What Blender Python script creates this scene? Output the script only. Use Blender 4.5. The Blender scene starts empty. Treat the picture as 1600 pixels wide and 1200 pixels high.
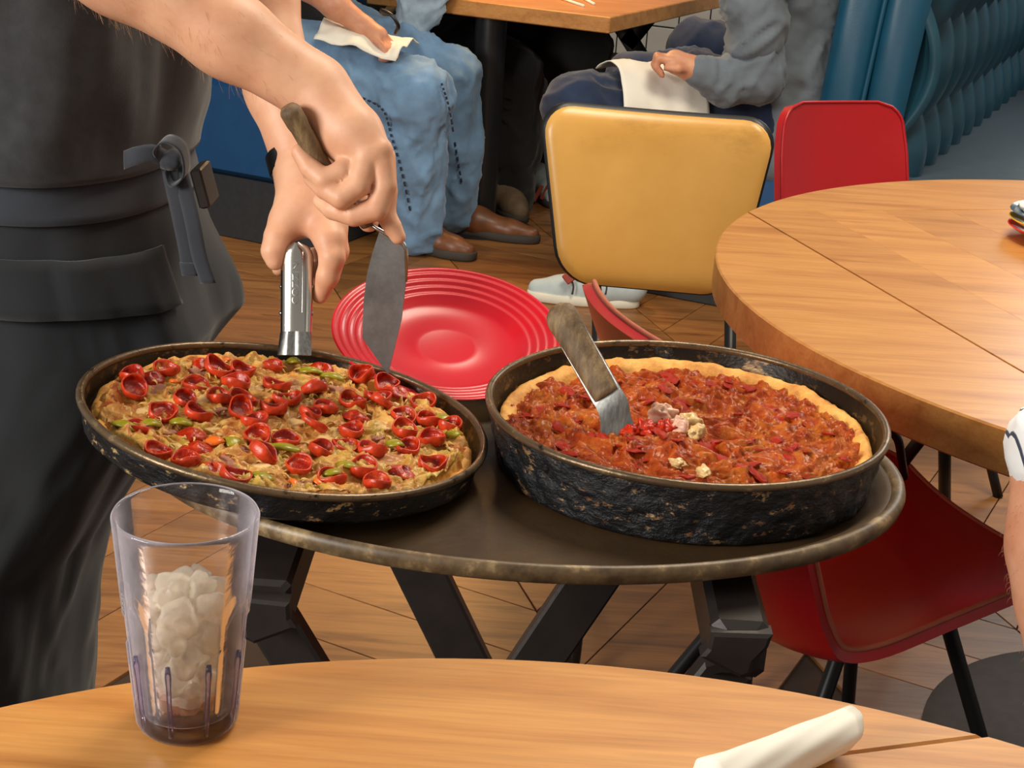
import bpy, math, random
import numpy as np
from mathutils import Matrix, Vector

# ------------------------------------------------------------------ camera, world, light, exposure
SC = bpy.context.scene
COL = SC.collection
FPX, PITCH, ROLL, CAMH = 2400.0, math.radians(20.0), math.radians(4.0), 1.30
cam_data = bpy.data.cameras.new('camera')
cam_data.sensor_fit = 'HORIZONTAL'
cam_data.sensor_width = 36.0
cam_data.lens = FPX / 1600.0 * 36.0
cam_data.clip_start = 0.05
camera = bpy.data.objects.new('camera', cam_data)
COL.objects.link(camera)
camera.matrix_world = (Matrix.Translation((0, 0, CAMH)) @ Matrix.Rotation(math.pi / 2 - PITCH, 4, 'X')
                       @ Matrix.Rotation(ROLL, 4, 'Z'))
SC.camera = camera

world = bpy.data.worlds.new('world')
SC.world = world
world.use_nodes = True
bgn = world.node_tree.nodes['Background']
bgn.inputs['Color'].default_value = (1.0, 0.93, 0.83, 1)
bgn.inputs['Strength'].default_value = 0.25

def area_light(name, loc, target, size, power, color, size_y=None):
    l = bpy.data.lights.new(name, 'AREA')
    l.energy = power; l.color = color; l.size = size
    if size_y:
        l.shape = 'RECTANGLE'; l.size_y = size_y
    o = bpy.data.objects.new(name, l); COL.objects.link(o)
    o.location = loc
    o.rotation_euler = (Vector(target) - Vector(loc)).to_track_quat('-Z', 'Y').to_euler()
    return o
area_light('window_daylight', (-2.6, -0.6, 1.9), (0.0, 1.6, 0.7), 1.3, 96, (1.0, 0.95, 0.87), 1.1)
area_light('ceiling_light', (0.7, 2.3, 2.9), (0.6, 2.2, 0.0), 1.1, 50, (1.0, 0.88, 0.70))
area_light('booth_pendant_light', (-0.25, 5.3, 1.75), (-0.15, 5.2, 0.0), 0.35, 16, (1.0, 0.55, 0.20))
area_light('back_window_daylight', (2.4, 5.2, 2.4), (0.9, 3.2, 0.5), 1.2, 24, (1.0, 0.95, 0.88))

SC.view_settings.view_transform = 'Standard'
SC.view_settings.look = 'None'
SC.view_settings.gamma = 1.0
SC.view_settings.use_curve_mapping = False
SC.view_settings.exposure = 0.38
SC.cycles.transparent_max_bounces = 32

# ------------------------------------------------------------------ helpers
RND = random.Random(7)
NPR = np.random.RandomState(11)

def ray(px, py):
    u = (px - 800) / FPX; v = -(py - 600) / FPX
    a = u * math.cos(ROLL) - v * math.sin(ROLL); b = u * math.sin(ROLL) + v * math.cos(ROLL)
    return np.array([a, math.cos(PITCH) + b * math.sin(PITCH), -math.sin(PITCH) + b * math.cos(PITCH)])
ORG = np.array([0, 0, CAMH])
def at(px, py, Y):
    d = ray(px, py); return ORG + d * (Y / d[1])
def atz(px, py, Z):
    d = ray(px, py); return ORG + d * ((Z - CAMH) / d[2])
def atplane(px, py, c, n):
    d = ray(px, py); c = np.array(c); n = np.array(n)
    return ORG + d * (((c - ORG) @ n) / (d @ n))
A = np.array

def new_mesh(name, V, F, smooth=True):
    me = bpy.data.meshes.new(name)
    me.from_pydata([tuple(map(float, v)) for v in V], [], [tuple(map(int, f)) for f in F])
    me.update()
    if smooth:
        me.polygons.foreach_set('use_smooth', [True] * len(me.polygons))
    return me

def world_loc(o):
    p = Vector((0, 0, 0))
    while o is not None:
        p += o.location; o = o.parent
    return p

def obj(name, VF, mat, parent=None, smooth=True, origin=None, sharp=None):
    """one mesh object from world-space vertices; its origin is the base of its bounding box"""
    V, F = VF
    V = np.asarray(V, float)
    if origin is None:
        lo, hi = V.min(0), V.max(0)
        origin = A([(lo[0] + hi[0]) / 2, (lo[1] + hi[1]) / 2, lo[2]])
    me = new_mesh(name, V - origin, F, smooth)
    if sharp is not None and smooth:
        try: me.set_sharp_from_angle(angle=math.radians(sharp))
        except Exception: pass
    for m in (mat if isinstance(mat, (list, tuple)) else [mat]):
        me.materials.append(m)
    o = bpy.data.objects.new(name, me); COL.objects.link(o)
    if parent is not None:
        o.parent = parent
        o.location = Vector(origin) - world_loc(parent)
    else:
        o.location = origin
    return o

def tag(o, label=None, cat=None, group=None, kind=None):
    if label: o['label'] = label
    if cat: o['category'] = cat
    if group: o['group'] = group
    if kind: o['kind'] = kind
    return o

def thing(name, label, cat, loc, group=None):
    o = bpy.data.objects.new(name, None); COL.objects.link(o)
    o.empty_display_size = 0.05
    o.location = tuple(map(float, loc))
    return tag(o, label, cat, group)

def join(*parts):
    V, F, n = [], [], 0
    for v, f in parts:
        v = np.asarray(v, float)
        V.append(v); F += [tuple(i + n for i in q) for q in f]; n += len(v)
    return np.vstack(V), F

def xform(VF, M):
    V, F = VF
    M = np.array(M)
    return np.asarray(V) @ M[:3, :3].T + M[:3, 3], F
def T(x, y, z): return np.array(Matrix.Translation((x, y, z)))
def RZ(a): return np.array(Matrix.Rotation(a, 4, 'Z'))
def RX(a): return np.array(Matrix.Rotation(a, 4, 'X'))
def RY(a): return np.array(Matrix.Rotation(a, 4, 'Y'))

def box(c, s, bev=0.0):
    """box with chamfered edges centred at c of full size s"""
    c = A(c, float); h = A(s, float) / 2
    if bev <= 0:
        V = [c + h * A([x, y, z]) for x in (-1, 1) for y in (-1, 1) for z in (-1, 1)]
        return A(V), [(0, 1, 3, 2), (4, 6, 7, 5), (0, 4, 5, 1), (2, 3, 7, 6), (0, 2, 6, 4), (1, 5, 7, 3)]
    b = min(bev, *(h * 0.95))
    poly = [(-h[0] + b, -h[1]), (h[0] - b, -h[1]), (h[0], -h[1] + b), (h[0], h[1] - b), (h[0] - b, h[1]),
            (-h[0] + b, h[1]), (-h[0], h[1] - b), (-h[0], -h[1] + b)]
    rings = []
    for z, k in ((-h[2], b), (-h[2] + b, 0), (h[2] - b, 0), (h[2], b)):
        rings.append([(x - math.copysign(min(k, abs(x)), x), y - math.copysign(min(k, abs(y)), y), z) for x, y in poly])
    V = A([p for r in rings for p in r]) + c
    F = [tuple(range(7, -1, -1)), tuple(range(24, 32))]
    for r in range(3):
        for i in range(8):
            j = (i + 1) % 8
            F.append((r * 8 + i, r * 8 + j, r * 8 + 8 + j, r * 8 + 8 + i))
    return V, F

def prism(poly, z0, z1, bev=0.0):
    """extrude a ccw 2D polygon (convex) with small bevel"""
    P = A(poly, float); n = len(P); c = P.mean(0)
    rings = []
    def inset(k):
        if k <= 0: return P
        out = []
        for i in range(n):
            a, b, d = P[i - 1], P[i], P[(i + 1) % n]
            e1 = b - a; e2 = d - b
            e1 = e1 / (np.linalg.norm(e1) + 1e-9); e2 = e2 / (np.linalg.norm(e2) + 1e-9)
            n1 = A([-e1[1], e1[0]]); n2 = A([-e2[1], e2[0]])
            m = n1 + n2; q = max(0.35, (m @ m) / 2)
            out.append(b + m * (k / q) * 1.0 if True else b)
        return A(out)
    for z, k in (((z0, bev), (z0 + bev, 0), (z1 - bev, 0), (z1, bev)) if bev > 0 else ((z0, 0), (z1, 0))):
        rings.append(np.c_[inset(k), np.full(n, z)])
    V = np.vstack(rings); F = [tuple(range(n - 1, -1, -1)), tuple(range((len(rings) - 1) * n, len(rings) * n))]
    for r in range(len(rings) - 1):
        for i in range(n):
            j = (i + 1) % n
            F.append((r * n + i, r * n + j, r * n + n + j, r * n + n + i))
    return V, F

def clip(poly, p, nrm):
    """keep the half plane (q-p).n >= 0 of a polygon"""
    out = []; p = A(p); nrm = A(nrm)
    for i in range(len(poly)):
        a = A(poly[i - 1]); b = A(poly[i]); da = (a - p) @ nrm; db = (b - p) @ nrm
        if (da >= 0) != (db >= 0):
            out.append(a + (b - a) * (da / (da - db)))
        if db >= 0: out.append(b)
    q = []
    for v in out:
        if not q or np.linalg.norm(v - q[-1]) > 1e-5: q.append(v)
    return q

def tube(pts, r, seg=12, caps=True, flat=1.0, flatdir=None):
    """swept circle along a polyline; r a number or one radius per point"""
    P = [A(p, float) for p in pts]; n = len(P)
    R = [r] * n if np.isscalar(r) else list(r)
    tang = []
    for i in range(n):
        t = P[min(i + 1, n - 1)] - P[max(i - 1, 0)]
        tang.append(t / (np.linalg.norm(t) + 1e-12))
    up = A(flatdir, float) if flatdir is not None else (A([0, 0, 1.]) if abs(tang[0][2]) < .9 else A([1., 0, 0]))
    V = []; F = []
    for i in range(n):
        t = tang[i]; u = up - t * (up @ t); u /= np.linalg.norm(u) + 1e-12; w = np.cross(t, u); 
        if flatdir is None: up = u
        for k in range(seg):
            a = 2 * math.pi * k / seg
            V.append(P[i] + R[i] * (math.cos(a) * u * flat + math.sin(a) * w))
    for i in range(n - 1):
        for k in range(seg):
            j = (k + 1) % seg
            F.append((i * seg + k, i * seg + j, i * seg + seg + j, i * seg + seg + k))
    if caps:
        F.append(tuple(range(seg - 1, -1, -1))); F.append(tuple(range((n - 1) * seg, n * seg)))
    return A(V), F

def smooth_path(pts, n=24):
    """Catmull-Rom through the points"""
    P = [A(p, float) for p in pts]; P = [2 * P[0] - P[1]] + P + [2 * P[-1] - P[-2]]
    out = []; m = len(P) - 3
    for k in range(n + 1):
        s = min(k * m / n, m - 1e-9); i = int(s); t = s - i
        a, b, c, d = P[i:i + 4]
        out.append(.5 * (2 * b + (c - a) * t + (2 * a - 5 * b + 4 * c - d) * t * t + (3 * b - a - 3 * c + d) * t ** 3))
    return out

def bar(p0, p1, w, t, side, bev=0.002):
    """rectangular bar from p0 to p1, width w along 'side', thickness t"""
    p0, p1, side = A(p0, float), A(p1, float), A(side, float)
    d = p1 - p0; L = np.linalg.norm(d); d /= L
    s = side - d * (side @ d); s /= np.linalg.norm(s); u = np.cross(d, s)
    V, F = box((0, 0, L / 2), (w, t, L), bev)
    M = np.eye(4); M[:3, 0] = s; M[:3, 1] = -u if np.linalg.det(np.c_[s, u, d]) < 0 else u; M[:3, 2] = d; M[:3, 3] = p0
    return xform((V, F), M)

def lathe(prof, seg=64, c=(0, 0, 0), mod=None):
    """revolve (r,z) points; mod(theta, i) may scale the radius"""
    V = []; F = []; n = len(prof); idx = []
    for i, (r, z) in enumerate(prof):
        if r < 1e-6:
            idx.append([len(V)] * seg); V.append((c[0], c[1], c[2] + z)); continue
        row = []
        for k in range(seg):
            a = 2 * math.pi * k / seg; q = r * (mod(a, i) if mod else 1)
            row.append(len(V)); V.append((c[0] + q * math.cos(a), c[1] + q * math.sin(a), c[2] + z))
        idx.append(row)
    for i in range(n - 1):
        for k in range(seg):
            j = (k + 1) % seg
            f = [idx[i][k], idx[i][j], idx[i + 1][j], idx[i + 1][k]]
            g = []
            for q in f:
                if q not in g: g.append(q)
            if len(g) > 2: F.append(tuple(g))
    return A(V, float), F

def grid_faces(nu, nv, wrap_u=False):
    F = []
    for j in range(nv - 1):
        for i in range(nu if wrap_u else nu - 1):
            k = (i + 1) % nu
            F.append((j * nu + i, j * nu + k, j * nu + nu + k, j * nu + nu + i))
    return F

def slab(G, th):
    """a grid of points G[nv,nu,3] thickened along its normals, closed round the edge"""
    G = np.asarray(G, float); nv, nu, _ = G.shape
    du = np.gradient(G, axis=1); dv = np.gradient(G, axis=0)
    N = np.cross(du, dv); N /= np.linalg.norm(N, axis=2, keepdims=True) + 1e-12
    B = G - N * (th if np.isscalar(th) else np.asarray(th)[..., None])
    V = np.vstack([G.reshape(-1, 3), B.reshape(-1, 3)]); m = nu * nv
    f = grid_faces(nu, nv); F = list(f) + [tuple(m + i for i in reversed(q)) for q in f]
    edge = [i for i in range(nu)] + [j * nu + nu - 1 for j in range(1, nv)] + \
           [(nv - 1) * nu + i for i in range(nu - 2, -1, -1)] + [j * nu for j in range(nv - 2, 0, -1)]
    for i in range(len(edge)):
        a, b = edge[i], edge[(i + 1) % len(edge)]
        F.append((b, a, m + a, m + b))
    return V, F, len(f)

# --- value noise
def _hash(ix, iy, iz, seed):
    h = (ix.astype(np.int64) * 374761393 + iy.astype(np.int64) * 668265263 + iz.astype(np.int64) * 2147483647 + seed * 974711) & 0xffffffff
    h = ((h ^ (h >> 13)) * 1274126177) & 0xffffffff
    h = h ^ (h >> 16)
    return (h & 0xffff) / 32767.5 - 1.0
def vnoise(p, seed=0):
    p = np.asarray(p, float); i = np.floor(p); f = p - i; f = f * f * (3 - 2 * f); i = i.astype(np.int64)
    out = 0
    for dx in (0, 1):
        for dy in (0, 1):
            for dz in (0, 1):
                w = (f[..., 0] if dx else 1 - f[..., 0]) * (f[..., 1] if dy else 1 - f[..., 1]) * (f[..., 2] if dz else 1 - f[..., 2])
                out = out + w * _hash(i[..., 0] + dx, i[..., 1] + dy, i[..., 2] + dz, seed)
    return out
def fbm(p, oct=4, seed=0):
    p = np.asarray(p, float); s = 0; a = 1.0
    for k in range(oct):
        s = s + a * vnoise(p * (2 ** k) + 17.3 * k, seed + k); a *= .5
    return s

# --- implicit bodies: tapered limbs blended into one continuous surface
class Body:
    def __init__(self): self.prims = []
    def limb(self, pts, rad, k=0.01, sq=None):
        pts = [A(p, float) for p in pts]
        for i in range(len(pts) - 1):
            self.prims.append((pts[i], pts[i + 1], rad[i], rad[i + 1], k if i or k else k, sq))
        return self
    def mesh(self, h, disp=None, cut=None):
        lo = np.min([np.minimum(a - r0, b - r1) for a, b, r0, r1, k, s in self.prims], 0) - 3 * h
        hi = np.max([np.maximum(a + r0, b + r1) for a, b, r0, r1, k, s in self.prims], 0) + 3 * h
        if cut is not None:
            lo = np.maximum(lo, cut[0]); hi = np.minimum(hi, cut[1])
        n = np.ceil((hi - lo) / h).astype(int) + 1
        ax = [lo[i] + h * np.arange(n[i]) for i in range(3)]
        D = np.full(n, 1.0, np.float32)
        for a, b, r0, r1, k, s in self.prims:
            m = max(r0, r1) + 2 * k + 3 * h
            i0 = np.clip(((np.minimum(a, b) - m - lo) / h).astype(int), 0, n); i1 = np.clip(((np.maximum(a, b) + m - lo) / h).astype(int) + 2, 0, n)
            if np.any(i1 <= i0): continue
            sl = tuple(slice(x, y) for x, y in zip(i0, i1))
            X = ax[0][sl[0]][:, None, None] - a[0]; Y = ax[1][sl[1]][None, :, None] - a[1]; Z = ax[2][sl[2]][None, None, :] - a[2]
            d = b - a; L2 = d @ d + 1e-12
            t = np.clip((X * d[0] + Y * d[1] + Z * d[2]) / L2, 0, 1)
            ex, ey, ez = X - t * d[0], Y - t * d[1], Z - t * d[2]
            q2 = ex * ex + ey * ey + ez * ez
            if s is not None:   # flattened along direction s[0] by factor s[1]
                dn = A(s[0], float); dn /= np.linalg.norm(dn)
                e = ex * dn[0] + ey * dn[1] + ez * dn[2]
                q2 = q2 + e * e * (s[1] ** 2 - 1)
            v = (np.sqrt(q2) - (r0 + (r1 - r0) * t)).astype(np.float32)
            O = D[sl]
            if k > 0:
                hh = np.clip(.5 + .5 * (O - v) / k, 0, 1)
                D[sl] = O * (1 - hh) + v * hh - k * hh * (1 - hh)
            else:
                D[sl] = np.minimum(O, v)
        if cut is not None:  # flat closing of the grid's border
            for axx in range(3):
                for e in (0, -1):
                    ix = [slice(None)] * 3; ix[axx] = e; D[tuple(ix)] = np.maximum(D[tuple(ix)], h * .5)
        V, F = surfnet(D, lo, h)
        if disp is not None:
            V = disp(V, F)
        return V, F

def surfnet(D, lo, h):
    n = A(D.shape); S = D < 0
    c = [S[x:n[0] - 1 + x, y:n[1] - 1 + y, z:n[2] - 1 + z] for x in (0, 1) for y in (0, 1) for z in (0, 1)]
    cnt = sum(q.astype(np.int8) for q in c)
    act = np.argwhere((cnt > 0) & (cnt < 8))
    vid = np.full(n - 1, -1, np.int32); vid[tuple(act.T)] = np.arange(len(act))
    corners = [(x, y, z) for x in (0, 1) for y in (0, 1) for z in (0, 1)]
    vals = np.stack([D[act[:, 0] + x, act[:, 1] + y, act[:, 2] + z] for x, y, z in corners], 1)
    pos = np.zeros((len(act), 3)); num = np.zeros(len(act))
    for i, a in enumerate(corners):
        for j, b in enumerate(corners):
            if j > i and sum(abs(a[q] - b[q]) for q in range(3)) == 1:
                m = (vals[:, i] < 0) != (vals[:, j] < 0)
                t = vals[m, i] / (vals[m, i] - vals[m, j])
                pos[m] += A(a) + t[:, None] * (A(b) - A(a)); num[m] += 1
    V = lo + h * (act + pos / num[:, None])
    F = []
    for axx in range(3):
        s0 = [slice(1, -1)] * 3; s0[axx] = slice(0, -1)
        s1 = [slice(1, -1)] * 3; s1[axx] = slice(1, None)
        E = np.argwhere(S[tuple(s0)] != S[tuple(s1)]) 
        if not len(E): continue
        off = A([1, 1, 1]); off[axx] = 0
        E = E + off
        flip = S[tuple(E.T)]
        u, v = (axx + 1) % 3, (axx + 2) % 3
        q = []
        for du, dv in ((-1, -1), (0, -1), (0, 0), (-1, 0)):
            e = E.copy(); e[:, u] += du; e[:, v] += dv
            q.append(vid[tuple(e.T)])
        q = np.stack(q, 1)
        q[~flip] = q[~flip][:, ::-1]
        F.append(q)
    F = np.vstack(F)
    F = F[(F >= 0).all(1)]
    return V, F.tolist()

def relax(VF, it=2):
    V, F = VF
    V = np.asarray(V, float).copy(); F4 = A(F)
    a = F4.ravel(); b = np.roll(F4, 1, 1).ravel()
    for lam in ([.5, -.52] * it):
        s = np.zeros_like(V); n = np.zeros(len(V))
        np.add.at(s, a, V[b]); np.add.at(n, a, 1); np.add.at(s, b, V[a]); np.add.at(n, b, 1)
        V += lam * (s / np.maximum(n, 1)[:, None] - V)
    return V, F

def loft(rings, caps=True):
    n = len(rings[0]); V = np.vstack(rings); F = []
    for j in range(len(rings) - 1):
        for i in range(n):
            k = (i + 1) % n
            F.append((j * n + i, j * n + k, j * n + n + k, j * n + n + i))
    if caps:
        F.append(tuple(range(n - 1, -1, -1))); F.append(tuple(range((len(rings) - 1) * n, len(rings) * n)))
    return V, F

# ------------------------------------------------------------------ materials
def srgb(r, g, b):
    f = lambda c: (c / 255 / 12.92) if c / 255 <= .04045 else ((c / 255 + .055) / 1.055) ** 2.4
    return (f(r), f(g), f(b), 1.0)

class NT:
    def __init__(self, name):
        self.m = bpy.data.materials.new(name); self.m.use_nodes = True
        self.t = self.m.node_tree; self.b = self.t.nodes['Principled BSDF']; self.out = self.t.nodes['Material Output']
        self.tc = None
    def n(self, ty, **kw):
        x = self.t.nodes.new(ty)
        for k, v in kw.items():
            if k in x.inputs.keys() if hasattr(x.inputs, 'keys') else False: x.inputs[k].default_value = v
            elif hasattr(x, k): setattr(x, k, v)
        return x
    def l(self, a, b): self.t.links.new(a, b)
    def coords(self, rot=0, scale=(1, 1, 1), rand=False):
        tc = self.n('ShaderNodeTexCoord'); mp = self.n('ShaderNodeMapping')
        mp.inputs['Rotation'].default_value = (0, 0, rot) if np.isscalar(rot) else rot
        mp.inputs['Scale'].default_value = scale
        if rand:
            oi = self.n('ShaderNodeObjectInfo'); ml = self.n('ShaderNodeMath', operation='MULTIPLY'); ml.inputs[1].default_value = 23.7
            self.l(oi.outputs['Random'], ml.inputs[0])
            va = self.n('ShaderNodeVectorMath', operation='ADD')
            self.l(tc.outputs['Object'], va.inputs[0]); self.l(ml.outputs[0], va.inputs[1]); self.l(va.outputs[0], mp.inputs['Vector'])
        else:
            self.l(tc.outputs['Object'], mp.inputs['Vector'])
        return mp.outputs['Vector']
    def noise(self, vec, scale, detail=4, rough=.55, dist=0.0):
        x = self.n('ShaderNodeTexNoise'); x.inputs['Scale'].default_value = scale; x.inputs['Detail'].default_value = detail
        x.inputs['Roughness'].default_value = rough; x.inputs['Distortion'].default_value = dist
        self.l(vec, x.inputs['Vector']); return x.outputs['Fac']
    def ramp(self, fac, stops, interp='LINEAR'):
        x = self.n('ShaderNodeValToRGB'); e = x.color_ramp.elements; x.color_ramp.interpolation = interp
        while len(e) < len(stops): e.new(.5)
        for q, (p, c) in zip(e, stops):
            q.position = p; q.color = c if len(c) == 4 else (*c, 1)
        self.l(fac, x.inputs['Fac']); return x.outputs['Color']
    def mix(self, fac, a, b, mode='MIX'):
        x = self.n('ShaderNodeMix', data_type='RGBA', blend_type=mode)
        if np.isscalar(fac): x.inputs[0].default_value = fac
        else: self.l(fac, x.inputs[0])
        for s, v in ((6, a), (7, b)):
            if isinstance(v, (tuple, list)): x.inputs[s].default_value = v
            else: self.l(v, x.inputs[s])
        return x.outputs[2]
    def bump(self, h, strength=.3, dist=.002):
        x = self.n('ShaderNodeBump'); x.inputs['Strength'].default_value = strength; x.inputs['Distance'].default_value = dist
        self.l(h, x.inputs['Height']); self.l(x.outputs['Normal'], self.b.inputs['Normal'])
    def set(self, **kw):
        for k, v in kw.items():
            s = self.b.inputs[k.replace('_', ' ')]
            if hasattr(v, 'is_linked') or hasattr(v, 'links'): self.l(v, s)
            else: s.default_value = v
        return self

def plain(name, col, rough=.5, metal=0.0, var=.12, scale=30, bump=0.0, bscale=None, **kw):
    """one colour with slight mottling and optional fine relief"""
    t = NT(name); v = t.coords()
    f = t.noise(v, scale, 5)
    lo = tuple(c * (1 - var) for c in col[:3]) + (1,); hi = tuple(min(1, c * (1 + var)) for c in col[:3]) + (1,)
    t.l(t.ramp(f, [(.3, lo), (.7, hi)]), t.b.inputs['Base Color'])
    t.set(Roughness=rough, Metallic=metal)
    for k, x in kw.items(): t.b.inputs[k.replace('_', ' ')].default_value = x
    if bump: t.bump(t.noise(v, bscale or scale * 4, 4), bump)
    return t.m

def wood(name, stops, angle=0.0, scale=1.0, rough=.4, coat=.25, tone=.18, bump=.06, knots=.0):
    t = NT(name)
    v = t.coords(rot=(0, 0, -angle), scale=(1.0 * scale, 9.0 * scale, 9.0 * scale), rand=True)
    g = t.noise(v, 3.0, 9, .62, .6)
    c = t.ramp(g, stops)
    v2 = t.coords(rot=(0, 0, -angle), scale=(2.5 * scale, 60 * scale, 60 * scale), rand=True)
    fine = t.noise(v2, 4.0, 4, .6)
    c = t.mix(.35, c, t.ramp(fine, [(.35, (.62, .56, .5, 1)), (.6, (1, 1, 1, 1))]), 'MULTIPLY')
    oi = t.n('ShaderNodeObjectInfo')
    mr = t.n('ShaderNodeMapRange'); mr.inputs['To Min'].default_value = 1 - tone; mr.inputs['To Max'].default_value = 1 + tone
    t.l(oi.outputs['Random'], mr.inputs['Value'])
    hs = t.n('ShaderNodeHueSaturation'); t.l(mr.outputs[0], hs.inputs['Value']); t.l(c, hs.inputs['Color'])
    t.l(hs.outputs['Color'], t.b.inputs['Base Color'])
    t.set(Roughness=rough, Coat_Weight=coat, Coat_Roughness=.3)
    t.bump(fine, bump, .001)
    return t.m

M = {}
TBL = [(.25, srgb(160, 100, 44)), (.42, srgb(188, 126, 62)), (.6, srgb(204, 144, 76)), (.8, srgb(184, 118, 56))]
def table_wood(name, ang): return wood(name, TBL, ang, 1.0, .36, .3, .07, .05)
M['black_metal'] = plain('black_metal', srgb(26, 26, 28), .42, .3, .1, 60)
M['pole'] = plain('black_pole', srgb(40, 40, 42), .3, .0, .1, 40)
M['dark_base'] = plain('dark_toe_kick', srgb(44, 46, 50), .8, 0, .15, 50)
M['blue_vinyl'] = plain('blue_vinyl', srgb(14, 72, 122), .5, 0, .08, 20, .05, 300)
M['teal_vinyl'] = plain('teal_leather', srgb(20, 76, 104), .38, 0, .1, 14, .08, 220)
M['tuft_vinyl'] = plain('tufted_teal_leather', srgb(34, 74, 92), .36, 0, .1, 14, .06, 220)
M['seat_grey'] = plain('grey_blue_seat_vinyl', srgb(70, 84, 94), .5, 0, .08, 20, .05, 200)
M['red_vinyl'] = plain('red_vinyl', srgb(176, 12, 22), .34, 0, .08, 8, .03, 400, Coat_Weight=.2, Coat_Roughness=.25)
M['red_edge'] = plain('tan_piping', srgb(176, 96, 72), .5, 0, .1, 40)  # tan colour of the red shells' rim piping

t = NT('yellow_vinyl'); v = t.coords()
c = t.ramp(t.noise(v, 5, 4), [(.3, srgb(202, 150, 70)), (.7, srgb(220, 170, 90))])
sp = t.ramp(t.noise(t.coords(scale=(1, 1, 2.2)), 9, 6, .7), [(.52, (0, 0, 0, 1)), (.72, (1, 1, 1, 1))])
sx = t.n('ShaderNodeSeparateXYZ'); t.l(t.coords(), sx.inputs[0])
mr = t.n('ShaderNodeMapRange'); mr.inputs['From Min'].default_value = .22; mr.inputs['From Max'].default_value = .31; t.l(sx.outputs['Z'], mr.inputs['Value'])
ml = t.n('ShaderNodeMath', operation='MULTIPLY'); t.l(sp, ml.inputs[0]); t.l(mr.outputs[0], ml.inputs[1])
ml2 = t.n('ShaderNodeMath', operation='MULTIPLY'); t.l(ml.outputs[0], ml2.inputs[0]); ml2.inputs[1].default_value = .5
t.l(t.mix(ml2.outputs[0], c, srgb(140, 96, 36)), t.b.inputs['Base Color'])
t.set(Roughness=.33); t.bump(t.noise(v, 300, 3), .04)
M['yellow_vinyl'] = t.m

FLW = [(.25, srgb(104, 62, 28)), (.42, srgb(150, 98, 50)), (.58, srgb(178, 122, 66)), (.75, srgb(128, 82, 40))]
FLW = [(p, tuple(q * .86 for q in c[:3]) + (1,)) for p, c in FLW]
M['floor_a'] = wood('floor_plank_wood_a', FLW, math.radians(45 + 18), .8, .42, .12, .28, .12)
M['floor_b'] = wood('floor_plank_wood_b', FLW, math.radians(-45 + 18), .8, .42, .12, .28, .12)
M['grout'] = plain('dark_floor_joint', srgb(58, 40, 26), .9)
M['wall_grout'] = plain('dark_tile_grout', srgb(40, 44, 50), .9)
M['tile'] = plain('white_wall_tile', srgb(206, 214, 220), .2, 0, .04, 8)
M['base_disc'] = plain('grey_table_base_metal', srgb(70, 64, 62), .55, .5, .15, 40, .1)
M['stand'] = plain('black_painted_wood', srgb(40, 34, 32), .42, 0, .2, 24, .15, 90)
M['stand_wood'] = wood('worn_grey_wood', [(.3, srgb(70, 56, 38)), (.6, srgb(128, 106, 76))], 0, 1, .7, 0, .05)
t = NT('brown_tray'); v = t.coords()
c = t.ramp(t.noise(v, 9, 8, .65), [(.3, srgb(48, 33, 16)), (.7, srgb(82, 60, 33))])
sp = t.ramp(t.noise(v, 130, 3), [(.72, (0, 0, 0, 1)), (.76, (.6, .6, .6, 1))])
t.l(t.mix(sp, c, srgb(130, 108, 80)), t.b.inputs['Base Color']); t.set(Roughness=.5); t.bump(t.noise(v, 160, 3), .15)
M['tray'] = t.m
t = NT('worn_tray_rim'); v = t.coords()
c = t.ramp(t.noise(v, 40, 6, .65), [(.35, srgb(66, 50, 34)), (.55, srgb(104, 84, 58)), (.72, srgb(168, 144, 104))])
t.l(c, t.b.inputs['Base Color']); t.set(Roughness=.45); M['tray_rim'] = t.m

def pan_mat(name, base, spots, thr, rough, bump, metal=.2, sc=60):
    t = NT(name); v = t.coords(scale=(1, 1, 1.6))
    c = t.ramp(t.noise(v, 14, 6), [(.3, base), (.7, tuple(min(1, q * 1.9) for q in base[:3]) + (1,))])
    m = t.ramp(t.noise(v, sc, 7, .7), [(thr, (0, 0, 0, 1)), (thr + .07, (1, 1, 1, 1))])
    s = t.ramp(t.noise(v, 26, 3), [(.4, spots[0]), (.6, spots[1])])
    t.l(t.mix(m, c, s), t.b.inputs['Base Color']); t.set(Roughness=rough, Metallic=metal)
    t.bump(t.noise(v, 75, 6, .65), bump, .004); return t.m
M['pan_out'] = pan_mat('blackened_pan_outside', srgb(20, 21, 24), (srgb(120, 72, 40), srgb(176, 146, 106)), .575, .36, 1.0)
M['pan_out2'] = pan_mat('blackened_shallow_pan_outside', srgb(18, 18, 20), (srgb(150, 110, 70), srgb(200, 170, 120)), .57, .38, .6)
M['pan_in'] = pan_mat('scorched_pan_inside', srgb(26, 22, 19), (srgb(120, 96, 66), srgb(96, 74, 50)), .54, .32, .3, .5, 40)
M['pan_rim'] = pan_mat('worn_pan_rim', srgb(86, 70, 52), (srgb(30, 24, 20), srgb(150, 128, 96)), .54, .32, .2, .6, 70)

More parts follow.
